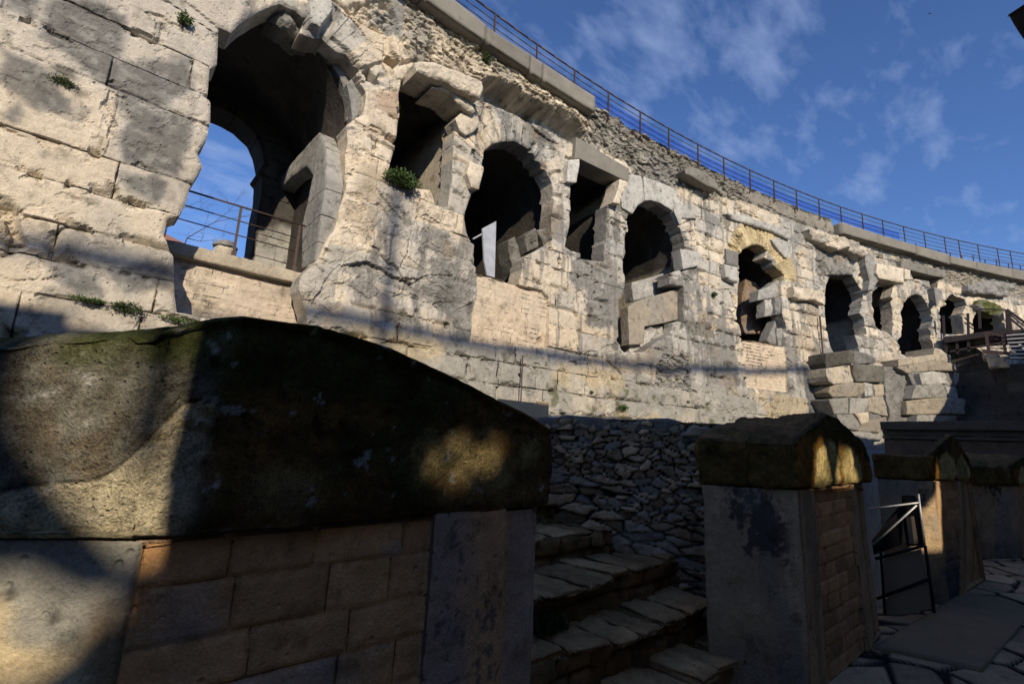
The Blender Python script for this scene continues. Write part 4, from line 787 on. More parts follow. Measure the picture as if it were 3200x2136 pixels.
# --- nearest pier: brick panel and smooth pilaster under a broad domed cap
TANP=np.array([.43,.34,.26])
def near_layout(V):
    x,z=V[:,0]+.004*fbm(V,8,2,seed=2),V[:,2]+.006*fbm(V,5,3,seed=3)
    zj=[-.2,-.1,0,.1,.2,.3,.4,.5,.6,.70,.80,.90,1.0,1.10,1.193,1.297,1.42]
    return courses(x,z,zj,.145,.24,13,-.5,3.)
def near_col(u,v,w,V):
    dj,b=near_layout(V); front=v<.02; side=u<.001
    panel=(V[:,0]<.742)&front
    c=stonecol(V,TANP,5); c=c*(.86+.25*b)[:,None]; c=mixc(c,np.array([.42,.33,.26]),.8*sst(hsh(b*13,b*7)*.6+1.2*fbm(V,3,4,seed=7),.2,.6)); c=mixc(c,np.array([.40,.22,.06]),.7*sst(fbm(V,4.5,4,seed=6)+.8*(V[:,2]-1.3),.02,.3))
    pil=stonecol(V,np.array([.40,.32,.26]),8,.12); pil=mixc(pil,np.array([.27,.23,.20]),.7*sst(.90-V[:,0]+.12*fbm(V,4,4,seed=9),-.02,.1)); pil=mixc(pil,np.array([.13,.11,.09]),.8*sst(fbm(V,48,4,g=.65,seed=10)+.4*fbm(V,7,3,seed=11)-1.2*np.abs(V[:,0]-.88),.20,.32)*(V[:,2]>.9))
    pil=mixc(pil,np.array([.38,.29,.22]),.8*sst(V[:,0]-1.0,0,.02))
    c=np.where(panel[:,None],c*(1+.25*fbm(V,14,4,g=.6,seed=44))[:,None],pil)
    pl=stonecol(V,np.array([.37,.42,.42]),12,.10); pl=mixc(pl,np.array([.20,.21,.20]),.8*sst(fbm(V,2.3,4,seed=13)+1.2*(V[:,2]-1.30),.0,.2)); pl=mixc(pl,np.array([.07,.06,.05]),.8*sst(fbm(V,16,3,seed=15),.33,.42))
    pl=mixc(pl,np.array([.16,.10,.05]),.8*sst(V[:,0]-.06+.03*fbm(V,8,3,seed=14),-.02,.03)*sst(1.33-V[:,2],0,.1))
    return np.where(side[:,None],pl,c)
def near_jd(u,v,w,V):
    dj,b=near_layout(V); j=np.minimum(dj*7.,np.abs(V[:,0]-.742)*7); j=np.where((v<.02)&(u>.001)&(V[:,0]<.76),j,.3); return j-.004
def near_disp(u,v,w,V):
    fr=(v<.02)&(u>.001); x=V[:,0]
    r=np.where(fr&(x<.742),-.012,0.)+np.where(fr,.012*sst(x,.742,.752),0)-np.where(fr,.014*sst(x,.985,1.0),0)
    r=r-.02*np.exp(-((1.14-x)/.02)**2)*fr
    dj,b=near_layout(V); return r-np.where(fr&(x<.742),.007*np.exp(-(dj/.006)**2)-.004*(b-.5),0)
prof=np.array([(-.35,1.69),(-.02,1.75),(.06,1.775),(.118,1.80),(.168,1.823),(.22,1.838),(.30,1.84),(.38,1.846),(.48,1.836),(.576,1.822),(.68,1.796),(.79,1.766),(.958,1.717),(1.06,1.69),(1.177,1.645)])
def near_gab(u,v):
    x=-.0+u*0+(.09+(1.18-.09)*u); z=np.interp(x,prof[:,0],prof[:,1]); return z-.17*np.minimum(v,.3)-.02*sst(v,0,.03)-.03*v
def near_cap(u,v,w,V):
    x,z=V[:,0],V[:,2]; n=fbm(V,3.2,4,seed=22); n2=fbm(V,9,4,seed=23); n4=fbm(V,26,4,g=.6,seed=27)
    c=stonecol(V,np.array([.125,.095,.05]),21,.5)
    c=mixc(c,np.array([.055,.062,.016]),.8*sst(n+.3*n2+.5*sst(z,1.62,1.8)-.15,.0,.25))
    gz=sst(.185-x+.05*n,-.03,.04); c=mixc(c,np.array([.205,.19,.145])*1.0,gz*(.7+.3*sst(n4,-.3,.3)))
    c=mixc(c,np.array([.075,.09,.02]),.85*gz*sst(z-1.715+.09*n2+.05*n,-.02,.05))
    c=mixc(c,np.array([.42,.32,.13]),.92*sst(1.15-np.hypot((x-.87)/.23,(z-1.535)/.105)+.8*n2,.05,.8)*(x>.5)*(1-.0*z))  # golden glow of a sun patch painted on the right of the cap
    c=mixc(c,np.array([.28,.20,.09]),.7*sst(1.50-z+.06*n,-.03,.05)*sst(x,.24,.3)*sst(.45-x+.1*n,0,.1)); c=mixc(c,np.array([.26,.17,.07]),.6*sst(1.46-z+.08*n,-.03,.05)*sst(x,.65,.8))
    edge=1.462+.035*np.sin(x*9+1.)+.16*sst(x,.02,.16)*sst(x,-.2,.2)*1.0
    brk=sst(edge-z+.012*n2,-.004,.006)*sst(.185-x+.02*n2,-.01,.02); c=mixc(c,np.array([.62,.53,.34]),.97*brk)
    c=mixc(c,np.array([.03,.025,.018]),.9*np.exp(-((edge-z+.012*n2)/.0035)**2)*(x<.29))
    c=mixc(c,np.array([.40,.38,.33]),.8*sst(n4+.25*n2,.42,.50))
    return c*(1+.45*n4)[:,None]
def near_jd0(u,v,w,V): return np.full(len(V),.3)
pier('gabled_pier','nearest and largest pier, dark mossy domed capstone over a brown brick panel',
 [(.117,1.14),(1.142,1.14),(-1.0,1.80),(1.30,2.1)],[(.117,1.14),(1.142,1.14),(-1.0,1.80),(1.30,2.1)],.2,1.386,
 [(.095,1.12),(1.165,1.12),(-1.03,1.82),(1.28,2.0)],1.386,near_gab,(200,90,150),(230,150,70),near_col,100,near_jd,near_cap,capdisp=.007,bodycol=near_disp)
# --- second pier
C1=onz(1806*1.3623,1119*1.3623,1.366)[:2]
def p2_layout(V,x0,x1,z0=.2,hh=.098): 
    x,z=V[:,0]+.006*fbm(V,8,2,seed=2),V[:,2]+.008*fbm(V,5,3,seed=3)
    return courses(x,z,list(np.arange(-.2,1.5,hh)),.12,.36,17,x0-.5,x1+.5)
def mk(x0,x1,pa,pb,wt,gray=.3,seed=0):
    def col(u,v,w,V):
        dj,b=p2_layout(V,x0,x1); fr=(v<.02)&(u>.001); side=u<.001; s=(V[:,0]-x0)/(x1-x0)
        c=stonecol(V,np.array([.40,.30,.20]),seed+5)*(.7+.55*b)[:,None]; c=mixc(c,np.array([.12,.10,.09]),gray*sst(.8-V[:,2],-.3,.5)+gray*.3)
        pil=stonecol(V,np.array([.29,.26,.22]),seed+8,.2); pil=mixc(pil,np.array([.20,.145,.09]),.7*sst(fbm(V*np.array([3,1,.25]),2.,3,seed=seed+4),.05,.3))
        c=np.where((fr&(s>pa)&(s<pb))[:,None],c,pil)
        pl=stonecol(V,np.array([.285,.285,.27]),seed+12,.16); pl=mixc(pl,np.array([.20,.17,.12]),.6*sst(fbm(V*np.array([4,4,.6]),1.5,4,seed=seed+17),.0,.3)); q=sst(fbm(V,30,5,g=.7,seed=seed+13)+1.1*fbm(V,4,3,seed=seed+15)+1.6*(.10-np.abs(V[:,2]-1.19)),.10+(.25 if seed>30 else 0),.22+(.25 if seed>30 else 0)); pl=mixc(pl,np.array([.05,.042,.036]),.85*q*sst(.30-np.abs(V[:,2]-1.13),0,.08)*sst(v,.05,.2)*sst(.85-v,0,.1)); pl=mixc(pl,np.array([.24,.22,.19]),.6*sst(fbm(V,1.5,3,seed=seed+14),.1,.3))
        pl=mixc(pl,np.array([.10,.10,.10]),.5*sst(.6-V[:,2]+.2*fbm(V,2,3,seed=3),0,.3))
        return np.where(side[:,None],pl,c)
    def jd(u,v,w,V):
        dj,b=p2_layout(V,x0,x1); s=(V[:,0]-x0)/(x1-x0); e=np.minimum(np.abs(s-pa),np.abs(s-pb))*(x1-x0)
        return np.where((v<.02)&(u>.001)&(s>pa-.01)&(s<pb+.01),np.minimum(dj*4.,e*4.),.3)-.003
    def dsp(u,v,w,V):
        fr=(v<.02)&(u>.001); s=(V[:,0]-x0)/(x1-x0); dj,b=p2_layout(V,x0,x1)
        r=np.where(fr&(s>pa)&(s<pb),-.02-.006*np.exp(-(dj/.008)**2)+.008*(b-.5),0.)
        r=r-np.where(fr&(s>=pb),.05*sst(s,pb,1.),0)+np.where((u<.001),.004*fbm(V,5,4,seed=seed)*2,0)
        return r-.02*np.exp(-(np.minimum(u,1-u)/.015)**2)*fr
    return col,jd,dsp
def capc(x0,x1,z0,seed):
    def f(u,v,w,V):
        c=stonecol(V,np.array([.15,.105,.035]),seed,.5); n=fbm(V*np.array([1.5,1,.6]),3.,4,seed=seed+1); fr=(v<.02)&(u>.001)
        c=mixc(c,np.array([.035,.04,.012]),.8*sst(n+.6*(w-.5),.0,.25))
        s=(V[:,0]-x0)/(x1-x0); lp=np.maximum(1-np.hypot((s-.33)/.17,(w-.25)/.45),1-np.hypot((s-.68)/.17,(w-.25)/.42)); c=mixc(c,np.array([.60,.46,.19]),.95*sst(lp+.35*n,.0,.25)*fr)  # sun patches painted in ochre on the gable front
        lf=(u<.001); c=np.where(lf[:,None],stonecol(V,np.array([.12,.10,.05]),seed+3,.35),c)
        top=(w>.999); c=np.where(top[:,None],stonecol(V,np.array([.12,.11,.09]),seed+4,.4),c); return mixc(c,MOSS,.5*sst(fbm(V,2,4,seed=seed+6),.1,.3))
    return f
def gable(zl,zp,zr_,pk,zbk,cut=None):
    def g(u,v):
        if cut:
            f=np.where(u<pk,zl+(zp-zl)*(np.clip(u/pk,0,1))**.8,zr_+(zp-zr_)*np.cos(np.clip((u-pk)/(1-pk),0,1)*math.pi/2)**.8); k=sst(v,cut,cut+.12); return f*(1-k)+zbk*k
        f=np.where(u<pk,zl+(zp-zl)*np.clip(u/pk,0,1)**.8,zr_+(zp-zr_)*np.cos(np.clip((u-pk)/(1-pk),0,1)*math.pi/2)**.75)
        b=zl+(zbk-zl)*np.where(u<.5,np.clip(u/.5,0,1)**.85,1-.6*(u-.5)); return f*(1-v)+b*v
    return g
c_,j_,d_=mk(3.36,4.95,.19,.72,1,seed=30)
LB2=(2.97,1.54); p2=pier('gabled_pier','second pier, gable with painted ochre sun patches over a narrow brick panel, right of the stairs',
 [(3.36,1.125),(4.93,1.14),LB2,(5.35,2.0)],[(3.38,1.14),(4.95,1.12),(3.0,1.55),(5.4,2.0)],.2,1.366,
 [(3.33,1.105),(4.99,1.105),(2.94,1.55),(5.4,2.0)],1.366,gable(1.641,1.872,1.60,.40,1.86),(120,70,110),(120,80,40),c_,200,j_,capc(3.3,5.04,1.366,60),capdisp=.014,bodycol=d_)
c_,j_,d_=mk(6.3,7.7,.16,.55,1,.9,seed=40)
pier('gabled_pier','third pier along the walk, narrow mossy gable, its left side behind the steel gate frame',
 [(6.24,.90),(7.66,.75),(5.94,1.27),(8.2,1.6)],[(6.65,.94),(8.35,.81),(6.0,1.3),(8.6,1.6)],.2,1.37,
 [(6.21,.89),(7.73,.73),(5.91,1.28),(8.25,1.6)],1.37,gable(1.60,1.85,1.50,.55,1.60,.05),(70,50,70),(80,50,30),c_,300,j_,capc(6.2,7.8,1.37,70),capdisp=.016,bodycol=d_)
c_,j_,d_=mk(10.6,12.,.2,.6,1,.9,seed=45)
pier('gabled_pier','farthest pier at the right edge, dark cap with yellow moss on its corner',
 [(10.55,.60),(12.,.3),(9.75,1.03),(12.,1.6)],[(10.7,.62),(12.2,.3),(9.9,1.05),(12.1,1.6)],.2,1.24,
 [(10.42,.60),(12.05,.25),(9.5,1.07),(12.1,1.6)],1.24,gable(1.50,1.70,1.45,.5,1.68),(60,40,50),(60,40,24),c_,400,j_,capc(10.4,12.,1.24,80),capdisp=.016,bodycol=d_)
# ================================================================ STAIRS AND RUBBLE WALL
st=empty('stone_stairs',(2.2,1.4,.2),'rough dark stone stairs with slab treads, climbing left between the first two piers','stairs')
STEPS=[(.40,1.42,1.15,3.32,.30),(.60,1.71,1.15,3.42,.34),(.80,1.97,1.15,3.60,.40),(.97,2.34,1.15,3.20,.45),(1.13,2.72,1.15,2.98,.6)]
for k,(z,y,xa,xb_,dp_) in enumerate(STEPS):
    par=hexa('step',tri(boxc(xa,xb_-.04,y+.03,y+dp_+.3,max(z-.26,.1),z-.035)),(90,14,12),M_nearj,st,.012,7.,cfn=lambda u,v,w,V:mixc(stonecol(V,np.array([.15,.12,.08]),20,.5),MOSS,.5*sst(fbm(V,3,3,seed=8),.1,.3)),
        jfn=lambda u,v,w,V:np.where(v<.01,courses(V[:,0]+.02*fbm(V,6,2),V[:,2]-z+.02*fbm(V,6,2,seed=4),[-.5,-.13,.2],.12,.3,40+k,0,4)[0]*2,.3)-.006,seed=500+k,dfn=lambda u,v,w,V:(v<.01)*(.05*(courses(V[:,0]+.02*fbm(V,6,2),V[:,2]-z+.02*fbm(V,6,2,seed=4),[-.5,-.13,.2],.12,.3,40+k,0,4)[1]-.5)-.03*np.exp(-(courses(V[:,0]+.02*fbm(V,6,2),V[:,2]-z+.02*fbm(V,6,2,seed=4),[-.5,-.13,.2],.12,.3,40+k,0,4)[0]/.012)**2)))
    rs=random.Random(60+k); x=xa; i=0
    while x<xb_-.05:
        w_=rs.uniform(.20,.36); x2=min(x+w_,xb_); 
        if xb_-x2<.12: x2=xb_
        g=.008; dz=rs.uniform(-.008,.008); dy=rs.uniform(-.03,.015); sk=rs.uniform(-.05,.09); cv=rs.uniform(.75,1.25); tl=rs.uniform(-.01,.01)
        ytop=y+dp_+.02+rs.uniform(-.02,.02)
        bow=.05*math.sin((x-xa)*2.1+k*1.3)+.02*math.sin(x*7+k); bow2=.05*math.sin((x2-xa)*2.1+k*1.3)+.02*math.sin(x2*7+k); dz=dz+rs.uniform(-.012,.010); ya=y+dy+bow; yb=y+dy+bow2
        c8=[(x+g,ya,z-.045),(x2-g,yb,z-.045),(x+g-sk,ytop,z-.045),(x2-g-sk,ytop,z-.045),(x+g,ya,z+dz),(x2-g,yb,z+dz+tl),(x+g-sk,ytop,z+dz),(x2-g-sk,ytop,z+dz+tl)]
        sl=hexa('tread_slab',tri(c8),(16,16,4),M_near,st,.006,9.,cfn=lambda u,v,w,V:stonecol(V,np.array([.27,.235,.18])*cv,90+k,.6),seed=600+k*10+i,dfn=lambda u,v,w,V:.020*fbm(V,11,4,seed=i)-.016*(np.exp(-(np.minimum(u,1-u)/.06)**2)+np.exp(-(v/.06)**2)))
        sl.parent=par; sl.matrix_parent_inverse=Matrix.Identity(4)
        x=x2;i+=1
for o in st.children:
    pass
# rubble retaining wall beside and behind the stairs
rw=empty('rubble_wall',(3.2,2.4,.2),'low dark wall of irregular rubble stones behind the stone stairs','rubble wall')
A0=np.array([3.78,1.62]); B0=np.array([2.55,3.35]); dd=(A0-B0)/np.linalg.norm(A0-B0); n2_=np.array([-dd[1],dd[0]]); n2_=n2_ if n2_@(-A0)>0 else -n2_
Lr=np.linalg.norm(A0-B0)
def rsurf(X): return (B0[1]+dd[1]*X,n2_[0]+0*X,n2_[1]+0*X)
def rub_f(X,Z,P):
    Q=np.stack([X,0*X,Z],-1); a=worley((X+.10*fbm(Q,4.,3,seed=5)+.1*Z)/.23,(Z+.05*fbm(Q,4.,3,seed=6))/.078,21,1.); b=worley((X+.10*fbm(Q,5.,3,seed=7))/.11,(Z+.05*fbm(Q,5.,3,seed=8))/.05,24,1.)
    m=fbm(Q,2.1,3,seed=12)>.16; return tuple(np.where(m,q,p) for p,q in zip(a,b))
    Q=np.stack([X,0*X,Z],-1); f1,f2,cid=worley((X+.10*fbm(Q,4.,3,seed=5)+.1*Z)/.20,(Z+.07*fbm(Q,4.,3,seed=6)-.05*X)/.083,21,1.); return f1,f2,cid
def build_rub():
    xs_=np.arange(0,Lr,.011); zs_=np.arange(.15,1.79,.011); X,Z=np.meshgrid(xs_,zs_,indexing='ij'); f1,f2,cid=rub_f(X,Z,None)
    Q0=np.stack([X,0*X,Z],-1); d=.035*np.clip((f2-f1)*5.,0,1)**.5+.035*(cid-.5)+.016*facets(X/.17,Z/.10,5)+.012*fbm(Q0,9,4,seed=8)
    P=np.stack([B0[0]+dd[0]*X+n2_[0]*d,B0[1]+dd[1]*X+n2_[1]*d,Z+.03*fbm(Q0,2,3)*(Z>1.7)],-1)
    c=np.array([.52,.345,.195])*(.5+.7*cid)[...,None]*(1+.3*fbm(Q0,6,4,seed=9))[...,None]; c=mixc(c,np.array([.20,.12,.07]),.6*(hsh(cid*9,cid*4)>.75)); c=mixc(c,np.array([.012,.011,.01]),sst(.13-(f2-f1),0,.06))
    c=mixc(c,np.array([.25,.23,.20]),.5*(hsh(cid*5,cid*2)>.7)*1.)
    I=np.arange(X.size).reshape(X.shape); Q=np.stack([I[:-1,:-1],I[1:,:-1],I[1:,1:],I[:-1,1:]],-1).reshape(-1,4)
    link('stone_face',mesh('stone_face',P,Q,np.clip(c,.004,.8)),M_near,rw)
build_rub()
def rtop(u,v,w):
    X=Lr*u; o=-.30*v; x=B0[0]+dd[0]*X+n2_[0]*(o+.02*(1-v)); y=B0[1]+dd[1]*X+n2_[1]*(o+.02*(1-v)); return np.stack([x,y,1.70+.085*w+.01*np.sin(X*9)*w],-1)
hexa('top_course',rtop,(150,24,6),M_near,rw,.022,5.,c=np.array([.20,.18,.155]),seed=9)
hexa('core',lambda u,v,w:np.stack([B0[0]+dd[0]*Lr*u-n2_[0]*(.02+.5*v),B0[1]+dd[1]*Lr*u-n2_[1]*(.02+.5*v),.15+1.56*w],-1),(20,6,10),M_near,rw,.003,4.,c=np.array([.12,.11,.10]))
def tuft(c,rad,n,size,label,seed,mt=M_dleaf):
    e=empty('grass_tuft',c,label,'grass tuft'); leaves('leaf_blades',mt,e,c,rad,n,size,seed,1.2)
tuft((2.45,2.95,1.17),(.28,.16,.07),900,.05,'green weeds growing on top of the stone stairs against the rubble wall',11,M_leaf)
tuft((2.05,1.93,.63),(.14,.07,.06),420,.04,'small dark green tuft on the lower stair riser',12)
tuft((1.5,2.33,.98),(.12,.06,.05),260,.035,'dark weeds on the stairs close beside the nearest pier',13)
# ================================================================ GATE FRAME AND THINGS BETWEEN PIERS 2 AND 3
gt=empty('gate_frame',(5.6,1.35,.2),'steel gate frame with one diagonal brace catching the sun between second and third pier','gate')
GX=5.72; g=lambda x,y,Xc=GX:onX(x*1.3623,y*1.3623,Xc)
m=MB(); m.tube(g(1990,1167),g(2108,1152),.0075); m.build('top_bar',M_galv,gt,True)
m=MB(); m.tube(g(2107,1132),g(2121,1252),.0075); m.build('upright',M_galv,gt,True)
m=MB(); m.tube(g(2003,1248),g(2103,1158),.0075); m.build('brace',M_galv,gt,True)
m=MB(); m.tube(g(2008,1281),g(2122,1250),.013); m.tube(g(2012,1372),g(2130,1328),.013); m.build('lower_bar',M_black,gt,True)
m=MB(); m.tube(g(2122,1250),g(2143,1405),.012); m.build('lower_upright',M_black,gt,True)
m=MB(); m.tube(g(2020,1262),g(2030,1412),.011); m.build('lower_upright',M_black,gt,True)
M_grey=flat('grey_panel',(.24,.175,.11),.8,0,.12,6.)
def slabq(pts,Y,th,name,mt,par):
    A=[g(x,y,Y) for x,y in pts]; k=len(A); m=MB(); m.v=[tuple(float(t) for t in a) for a in A]+[(float(a[0])+th,float(a[1]),float(a[2])) for a in A]
    m.f=[tuple(range(k)),tuple(range(2*k-1,k-1,-1))]+[(i,i+k,(i+1)%k+k,(i+1)%k) for i in range(k)]; return m.build(name,mt,par)
slabq([(2026,1283),(2112,1258),(2124,1330),(2028,1362)],5.74,.02,'panel',M_grey,gt)
slabq([(2029,1374),(2128,1338),(2140,1395),(2040,1412),(2030,1405)],5.74,.02,'panel',M_grey,gt)
bx=empty('dark_cabinet',(5.75,1.6,.9),'tall black cabinet with a lighter screen standing behind the diagonal gate brace','cabinet')
slabq([(2068,1136),(2095,1136),(2110,1165),(2121,1250),(2080,1252),(2072,1200)],5.78,.06,'case',M_black,bx)
slabq([(2079,1185),(2096,1183),(2106,1246),(2086,1247)],5.765,.012,'screen',M_grey,bx)
sg=empty('tilted_board',(5.5,1.5,.9),'black sloping board leaning behind the left half of the gate frame','board')
slabq([(2000,1238),(2062,1160),(2072,1163),(2070,1200),(2068,1248),(2004,1272)],5.80,.02,'panel',M_black,sg)
# small stone block right of the third pier
ls=empty('low_block',(9.3,1.2,.2),'low broken stone block on the paving between third and fourth pier','stone block')
b_=[onz(2950+x*.383,1300+y*.383,.2) for x,y in ((345,1130),(500,1120))]
hexa('block',tri(boxc(b_[0][0],b_[1][0]+.1,1.15,1.6,.15,.40)),(30,20,12),M_near,ls,.03,4.,c=np.array([.2,.19,.16]),seed=7)
# ================================================================ RIGHT SIDE: moulded ledge, brick wall, platform with stairs
lg=empty('moulded_parapet',(12.9,1,.2),'long low dark parapet with a moulded top, running across behind the third and fourth piers','parapet')
LA=np.array([13.05,2.6]); LBp=np.array([12.3,-1.6])
def par(o0,o1,z0,z1_,nm,c,mt=M_near,n=(60,4,6)):
    d=(LBp-LA); d=d/np.linalg.norm(d); q=np.array([-d[1],d[0]]); q=q if q[0]<0 else -q; L=np.linalg.norm(LBp-LA)
    def fn(u,v,w):
        X=L*u; o=o0+(o1-o0)*(1-v); return np.stack([LA[0]+d[0]*X+q[0]*o,LA[1]+d[1]*X+q[1]*o,z0+(z1_-z0)*w],-1)
    return hexa(nm,fn,n,mt,lg,.008,5.,c=c)
par(-.35,0,.1,1.95,'wall_face',np.array([.11,.085,.065]),n=(80,4,40)); par(-.35,.06,1.953,2.02,'lower_moulding',np.array([.10,.085,.07])); par(-.35,.03,2.023,2.13,'frieze',np.array([.09,.08,.065])); par(-.38,.12,2.133,2.31,'top_moulding',np.array([.10,.085,.07]))
sp=empty('round_stone',(12.9,2.7,2.),'grey rounded stone standing at the left end of the moulded parapet','stone')
c=onY(*zr([(935,980)])[0],2.72)
hexa('stone',lambda u,v,w:np.stack([c[0]+.16*(2*u-1)*np.sqrt(1-.45*(2*v-1)**2-.4*(2*w-1)**2),c[1]+.13*(2*v-1)*np.sqrt(1-.45*(2*u-1)**2-.4*(2*w-1)**2),c[2]+.19*(2*w-1)*np.sqrt(1-.45*(2*v-1)**2-.4*(2*u-1)**2)],-1),(14,14,14),M_near,sp,.01,c=np.array([.22,.24,.26]))
bw=empty('dark_brick_wall',(33,3,2),'tall shaded dark grey stone block wall under the steel stairs at the far right','masonry wall')
S34=np.array([33.6,5.4]); E34=np.array([32.2,-3.5])
def bwf(u,v,w):
    x=S34[0]+(E34[0]-S34[0])*u+.8*v; y=S34[1]+(E34[1]-S34[1])*u; top=7.15-.9*sst(u,.33,.40)-.2*u; return np.stack([x,y,-1+(top+1)*w],-1)
def bwj(u,v,w,V): return courses(V[:,1],V[:,2],list(np.arange(-2,9,.36)),.5,1.5,55,-12,12)
hexa('block_face',bwf,(110,4,110),M_wall,bw,.02,1.8,cfn=lambda u,v,w,V:np.array([.085,.075,.062])*(.7+.6*bwj(u,v,w,V)[1])[:,None]*(1+.25*fbm(V,1.2,4))[:,None],jfn=lambda u,v,w,V:bwj(u,v,w,V)[0]*.8-.002)  # block colour darkened to stand in for shade on this wall
pf=empty('steel_platform',(33.5,3,7),'dark steel platform with handrails on posts in front of the far arches','platform')
PQ=lambda x,y,X:onX(*z5([(x,y)])[0],X)
def seg(nm,pts,r_,mt=M_steel,rect=None):
    m=MB()
    for a,b in zip(pts[:-1],pts[1:]):
        if rect: m.bar(a,b,*rect)
        else: m.tube(a,b,r_,6)
    m.build(nm,mt,pf,not rect)
XP=32.6
dk=[PQ(420,1275,XP),PQ(820,1215,XP)]; 
m=MB(); a=PQ(420,1290,XP);b=PQ(1010,1225,XP); zt_=a[2]
m.box(boxc(XP-.1,XP+2.6,b[1]-1.2,a[1],zt_-.25,zt_)); m.build('deck',M_steel,pf)
seg('edge_beam',[PQ(430,1320,XP-.12),PQ(1010,1235,XP-.12)],.1,rect=(.12,.28))
seg('cross_beam',[PQ(480,1420,XP),PQ(1000,1330,XP)],.06,rect=(.1,.1)); seg('cross_beam',[PQ(560,1390,XP+1),PQ(1100,1300,XP+1)],.06,rect=(.1,.1))
for k,(x,y0,y1) in enumerate(((440,1290,1430),(540,1280,1440),(640,1080,1420),(740,1040,1215),(985,1045,1240),(1030,1240,1400),(420,1100,1275))): seg('post',[PQ(x,y0,XP),PQ(x+8,y1,XP)],.05,rect=(.1,.1))
seg('handrail',[PQ(610,1115,XP),PQ(690,1195,XP)],.035); seg('handrail',[PQ(610,1160,XP),PQ(690,1220,XP)],.035); seg('handrail',[PQ(740,1040,XP),PQ(975,1045,XP)],.03)
s2=empty('steel_stairs',(31,0,7),'dark steel staircase with pale treads and handrails rising at the right edge of the picture','stairs')
XS=31.2
def seg2(nm,pts,r_,mt=M_steel,rect=None,X=None):
    m=MB()
    for a,b in zip(pts[:-1],pts[1:]):
        if rect: m.bar(a,b,*rect)
        else: m.tube(a,b,r_,6)
    m.build(nm,mt,s2,not rect)
Q5=lambda x,y:PQ(x,y,XS)
seg2('stringer',[Q5(985,1290),Q5(1180,1500)],.1,rect=(.08,.26)); seg2('stringer',[Q5(1030,1240),Q5(1200,1400)],.1,rect=(.08,.22))
seg2('handrail',[Q5(985,1045),Q5(1200,1200)],.06,rect=(.07,.1)); seg2('handrail',[Q5(990,1100),Q5(1200,1280)],.05,rect=(.06,.08)); seg2('handrail',[Q5(995,1075),Q5(1200,1240)],.04,rect=(.05,.06))
seg2('handrail',[Q5(810,1255),Q5(950,1280),Q5(985,1290)],.04,M_rail,rect=(.09,.09)); seg2('lower_beam',[Q5(770,1415),Q5(1200,1455)],.05,M_rail,rect=(.1,.16))
for x,y0,y1 in ((800,1245,1410),(950,1275,1425),(1000,1050,1250)): seg2('post',[Q5(x,y0),Q5(x+25,y1)],.05,M_rail if x<990 else M_steel,rect=(.11,.11))
for k in range(3): seg2('bar',[Q5(810,1300+k*42),Q5(965,1320+k*40)],.025)
for k in range(7):
    a=Q5(985+k*6,1280+k*33); seg2('tread',[a,Q5(1200,1262+k*36)],.05,M_galv,rect=(.30,.05))
rb=empty('rubble_lump',(31,1,6.6),'pale broken rubble lump on top of the dark wall under the steel stairs','rubble')
for k,(x,y,s_) in enumerate(((840,1460,.35),(865,1490,.3),(905,1520,.4),(935,1530,.35))):
    c=PQ(x,y,32.2); hexa('rubble_piece',lambda u,v,w,c=c,s_=s_:np.stack([c[0]+s_*(u-.5)*1.6,c[1]+s_*(v-.5)*1.4,c[2]+s_*(w-.5)],-1),(8,8,6),M_rock,rb,.07,2.,CREAM if k!=1 else LG,seed=k)
# ================================================================ LAMP AND BIRD
lp=empty('street_lamp',at(3260,60,9.),'black tapered lamp head entering the picture at the top right corner','lamp')
c=at(3236,64,9.); d1=RT; d2=-UP; d3=-FW
def lf(u,v,w):
    s=.155+(-.075)*w**1.3; s=s*(1-.25*(w<.08)*0); base=c+0
    p=c[None]+np.outer((2*u-1)*s-.01+.10*w,d1)+np.outer(-.21+w*.46+.07*(1-2*u)*(w<.05),d2)+np.outer((2*v-1)*s,d3); return p
hexa('lamp_head',lf,(6,6,12),M_black,lp,.0); m=MB(); q=c+d1*.05-d2*.2; m.tube(q-d2*-.0,q-d2*.12,.05,10); m.build('lamp_cap',M_black,lp,True)
m=MB(); q=c+d1*.35; m.tube(q-d2*.1,(q[0]+.2,q[1]-.15,.2),.04,10); m.tube(c-d2*.24,q-d2*.1,.025,8); m.build('pole',M_black,lp,True)
bd_=empty('bird',at(2905,43,60.),'tiny dark bird in flight high in the blue sky','bird'); c=at(2905,43,60.)
m=MB(); e=RT
V=[c-FW*.12*0+RT*.0+UP*.10,c+RT*.05,c-UP*.07,c-RT*.05,c-RT*.20-UP*.05,c-RT*.10+UP*.05,c+RT*.20-UP*.04,c+RT*.10+UP*.05,c+FW*.06,c-FW*.06]
m.v=[tuple(float(t) for t in p) for p in V]; m.f=[(0,1,8),(1,2,8),(2,3,8),(3,0,8),(1,0,9),(2,1,9),(3,2,9),(0,3,9),(3,4,5),(1,7,6),(5,4,3),(6,7,1)]; m.build('body',M_black,bd_)
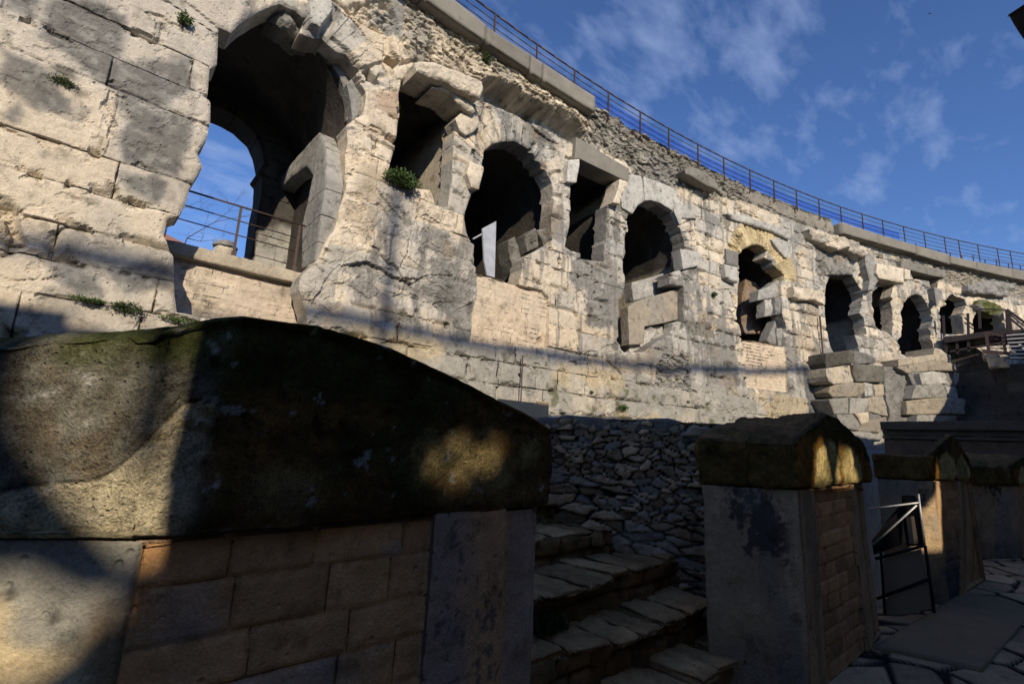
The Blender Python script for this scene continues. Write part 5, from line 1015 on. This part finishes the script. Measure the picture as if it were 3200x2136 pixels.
# ================================================================ unseen wall added on the sun side to shade the walk (behind the viewer)
YS=-6.
def back(p): t=(p[1]-YS)/LV[1]; return (p[0]-LV[0]*t,p[2]-LV[2]*t)
hts=[(-60,12.5),(-9,10.75),(-6.1,10.65),(-5.3,10.1),(5,10.0),(8,9.8),(13.6,9.0),(21,8.0),(25,8.0),(29,11.0),(60,11.5)]
def plane_hit(L,N0,P0):
    r=[]
    for x,y in L:
        d=ray(x*1.3623,y*1.3623); t=((P0-EYE)@N0)/(d@N0); r.append(back(EYE+d*t))
    return r
sN=np.array([-.55,-.83,0]); sP=np.array([.117,1.14,1.5])
LIT=[plane_hit([(110,760),(330,752),(345,800),(335,900),(300,1000),(330,1120),(385,1235),(300,1290),(150,1120),(70,1000),(60,880)],sN,sP),  # holes in the added wall, shaped so sun patches land on the piers
     plane_hit([(420,745),(560,730),(560,1000),(560,1240),(372,1240),(385,1050),(405,880)],np.array([0,-1.,0]),np.array([0,1.13,1.5])),
     plane_hit([(-60,1330),(60,1320),(165,1370),(215,1440),(150,1500),(60,1560),(-60,1560)],sN,sP),
     plane_hit([(210,1360),(262,1370),(270,1410),(232,1440),(205,1410)],sN,sP),
     plane_hit([(2115,1180),(2150,1125),(2160,1040),(2172,1120),(2180,1257),(2118,1257)],np.array([-.53,-.85,0]),np.array([6.3,.9,1.2])),
     plane_hit([(1985,1150),(2100,1134),(2106,1125),(2116,1130),(2130,1256),(2112,1256),(2102,1178),(2003,1264),(1990,1245),(2080,1172),(1985,1184)],np.array([1.,0,0]),np.array([5.72,1.1,1.])),
     *[plane_hit([(a-r*1.2,b+q),(a-r*.3,b-r),(a+r,b-r*.6),(a+r*1.1,b+r*.7),(a,b+r)],np.array([0,-1.,0]),np.array([.8,1.12,1.5])) for a,b,r,q in ((905,1060,22,4),(955,1030,26,-5),(1010,1062,28,6),(1062,1022,22,0),(1105,1058,26,-8),(1050,1098,20,5),(960,1085,18,3),(1138,1020,14,0))],
     plane_hit([(1866,1030),(1880,1010),(1896,1050),(1900,1108),(1858,1110)],np.array([0,-1.,0]),np.array([4,1.12,1.5])),
     plane_hit([(1922,1025),(1950,1035),(1966,1108),(1914,1110)],np.array([0,-1.,0]),np.array([4,1.12,1.5]))]
wallpoly=[(-60,-2)]+[(60,-2)]+hts[::-1]
sh=tag(empty('shade_wall',(0,YS,0),'unseen wall added behind the viewer to shade the walk, pierced for sun patches','wall'))
Sb=lambda X:(YS+0*X,0*X,1+0*X)
xs_=np.concatenate([np.arange(-60,-8,2.),np.arange(-8,3.4,.04),np.arange(3.4,60,1.)]); zs_=np.concatenate([np.arange(-2,1,1.),np.arange(1,7,.04),np.arange(7,12.8,.2)])
relief('wall_face',[wallpoly],LIT,lambda X,Z,P,S:0*X,lambda X,Z,P,S,o:np.broadcast_to(LG*.6,P.shape),M_rock,sh,.06,.0,0,xs_,zs_,surf=Sb)

ms=empty('shadow_mast',(0,-26,0),'unseen mast with a long crossbar, added far behind the viewer to shadow the wall','mast'); YM=-26.; zc_=3.93+(9.5-YM)*.5006; xq=4.56-LV[0]/LV[1]*(9.5-YM)  # mast and crossbar added out of view to cast soft shadows on the wall
m=MB(); m.tube((-40,YM,zc_),(8,YM,zc_),.16,8); m.build('crossbar',M_steel,ms,True)
m=MB(); m.tube((xq,YM,8),(xq,YM,zc_+3.2),.13,8); m.build('mast_pole',M_steel,ms,True)
e0=np.array([.112,1.13,1.6]); t=(1.13+1.3)/LV[1]; bx_=e0-LV*t  # post added out of view to cut the sun patch on the nearest cap
pst=empty('shadow_post',(bx_[0]+.2,-1.45,.2),'unseen squared post added just behind the viewer to edge a sun patch','post')
hexa('shaft',tri([(bx_[0]+.015,-1.5,.2),(bx_[0]+.46,-1.5,.2),(bx_[0]+.015,-1.28,.2),(bx_[0]+.46,-1.28,.2),(bx_[0]+.055,-1.5,3.9),(bx_[0]+.46,-1.5,3.9),(bx_[0]+.055,-1.28,3.9),(bx_[0]+.46,-1.28,3.9)]),(4,4,30),M_near,pst,.003,4.)
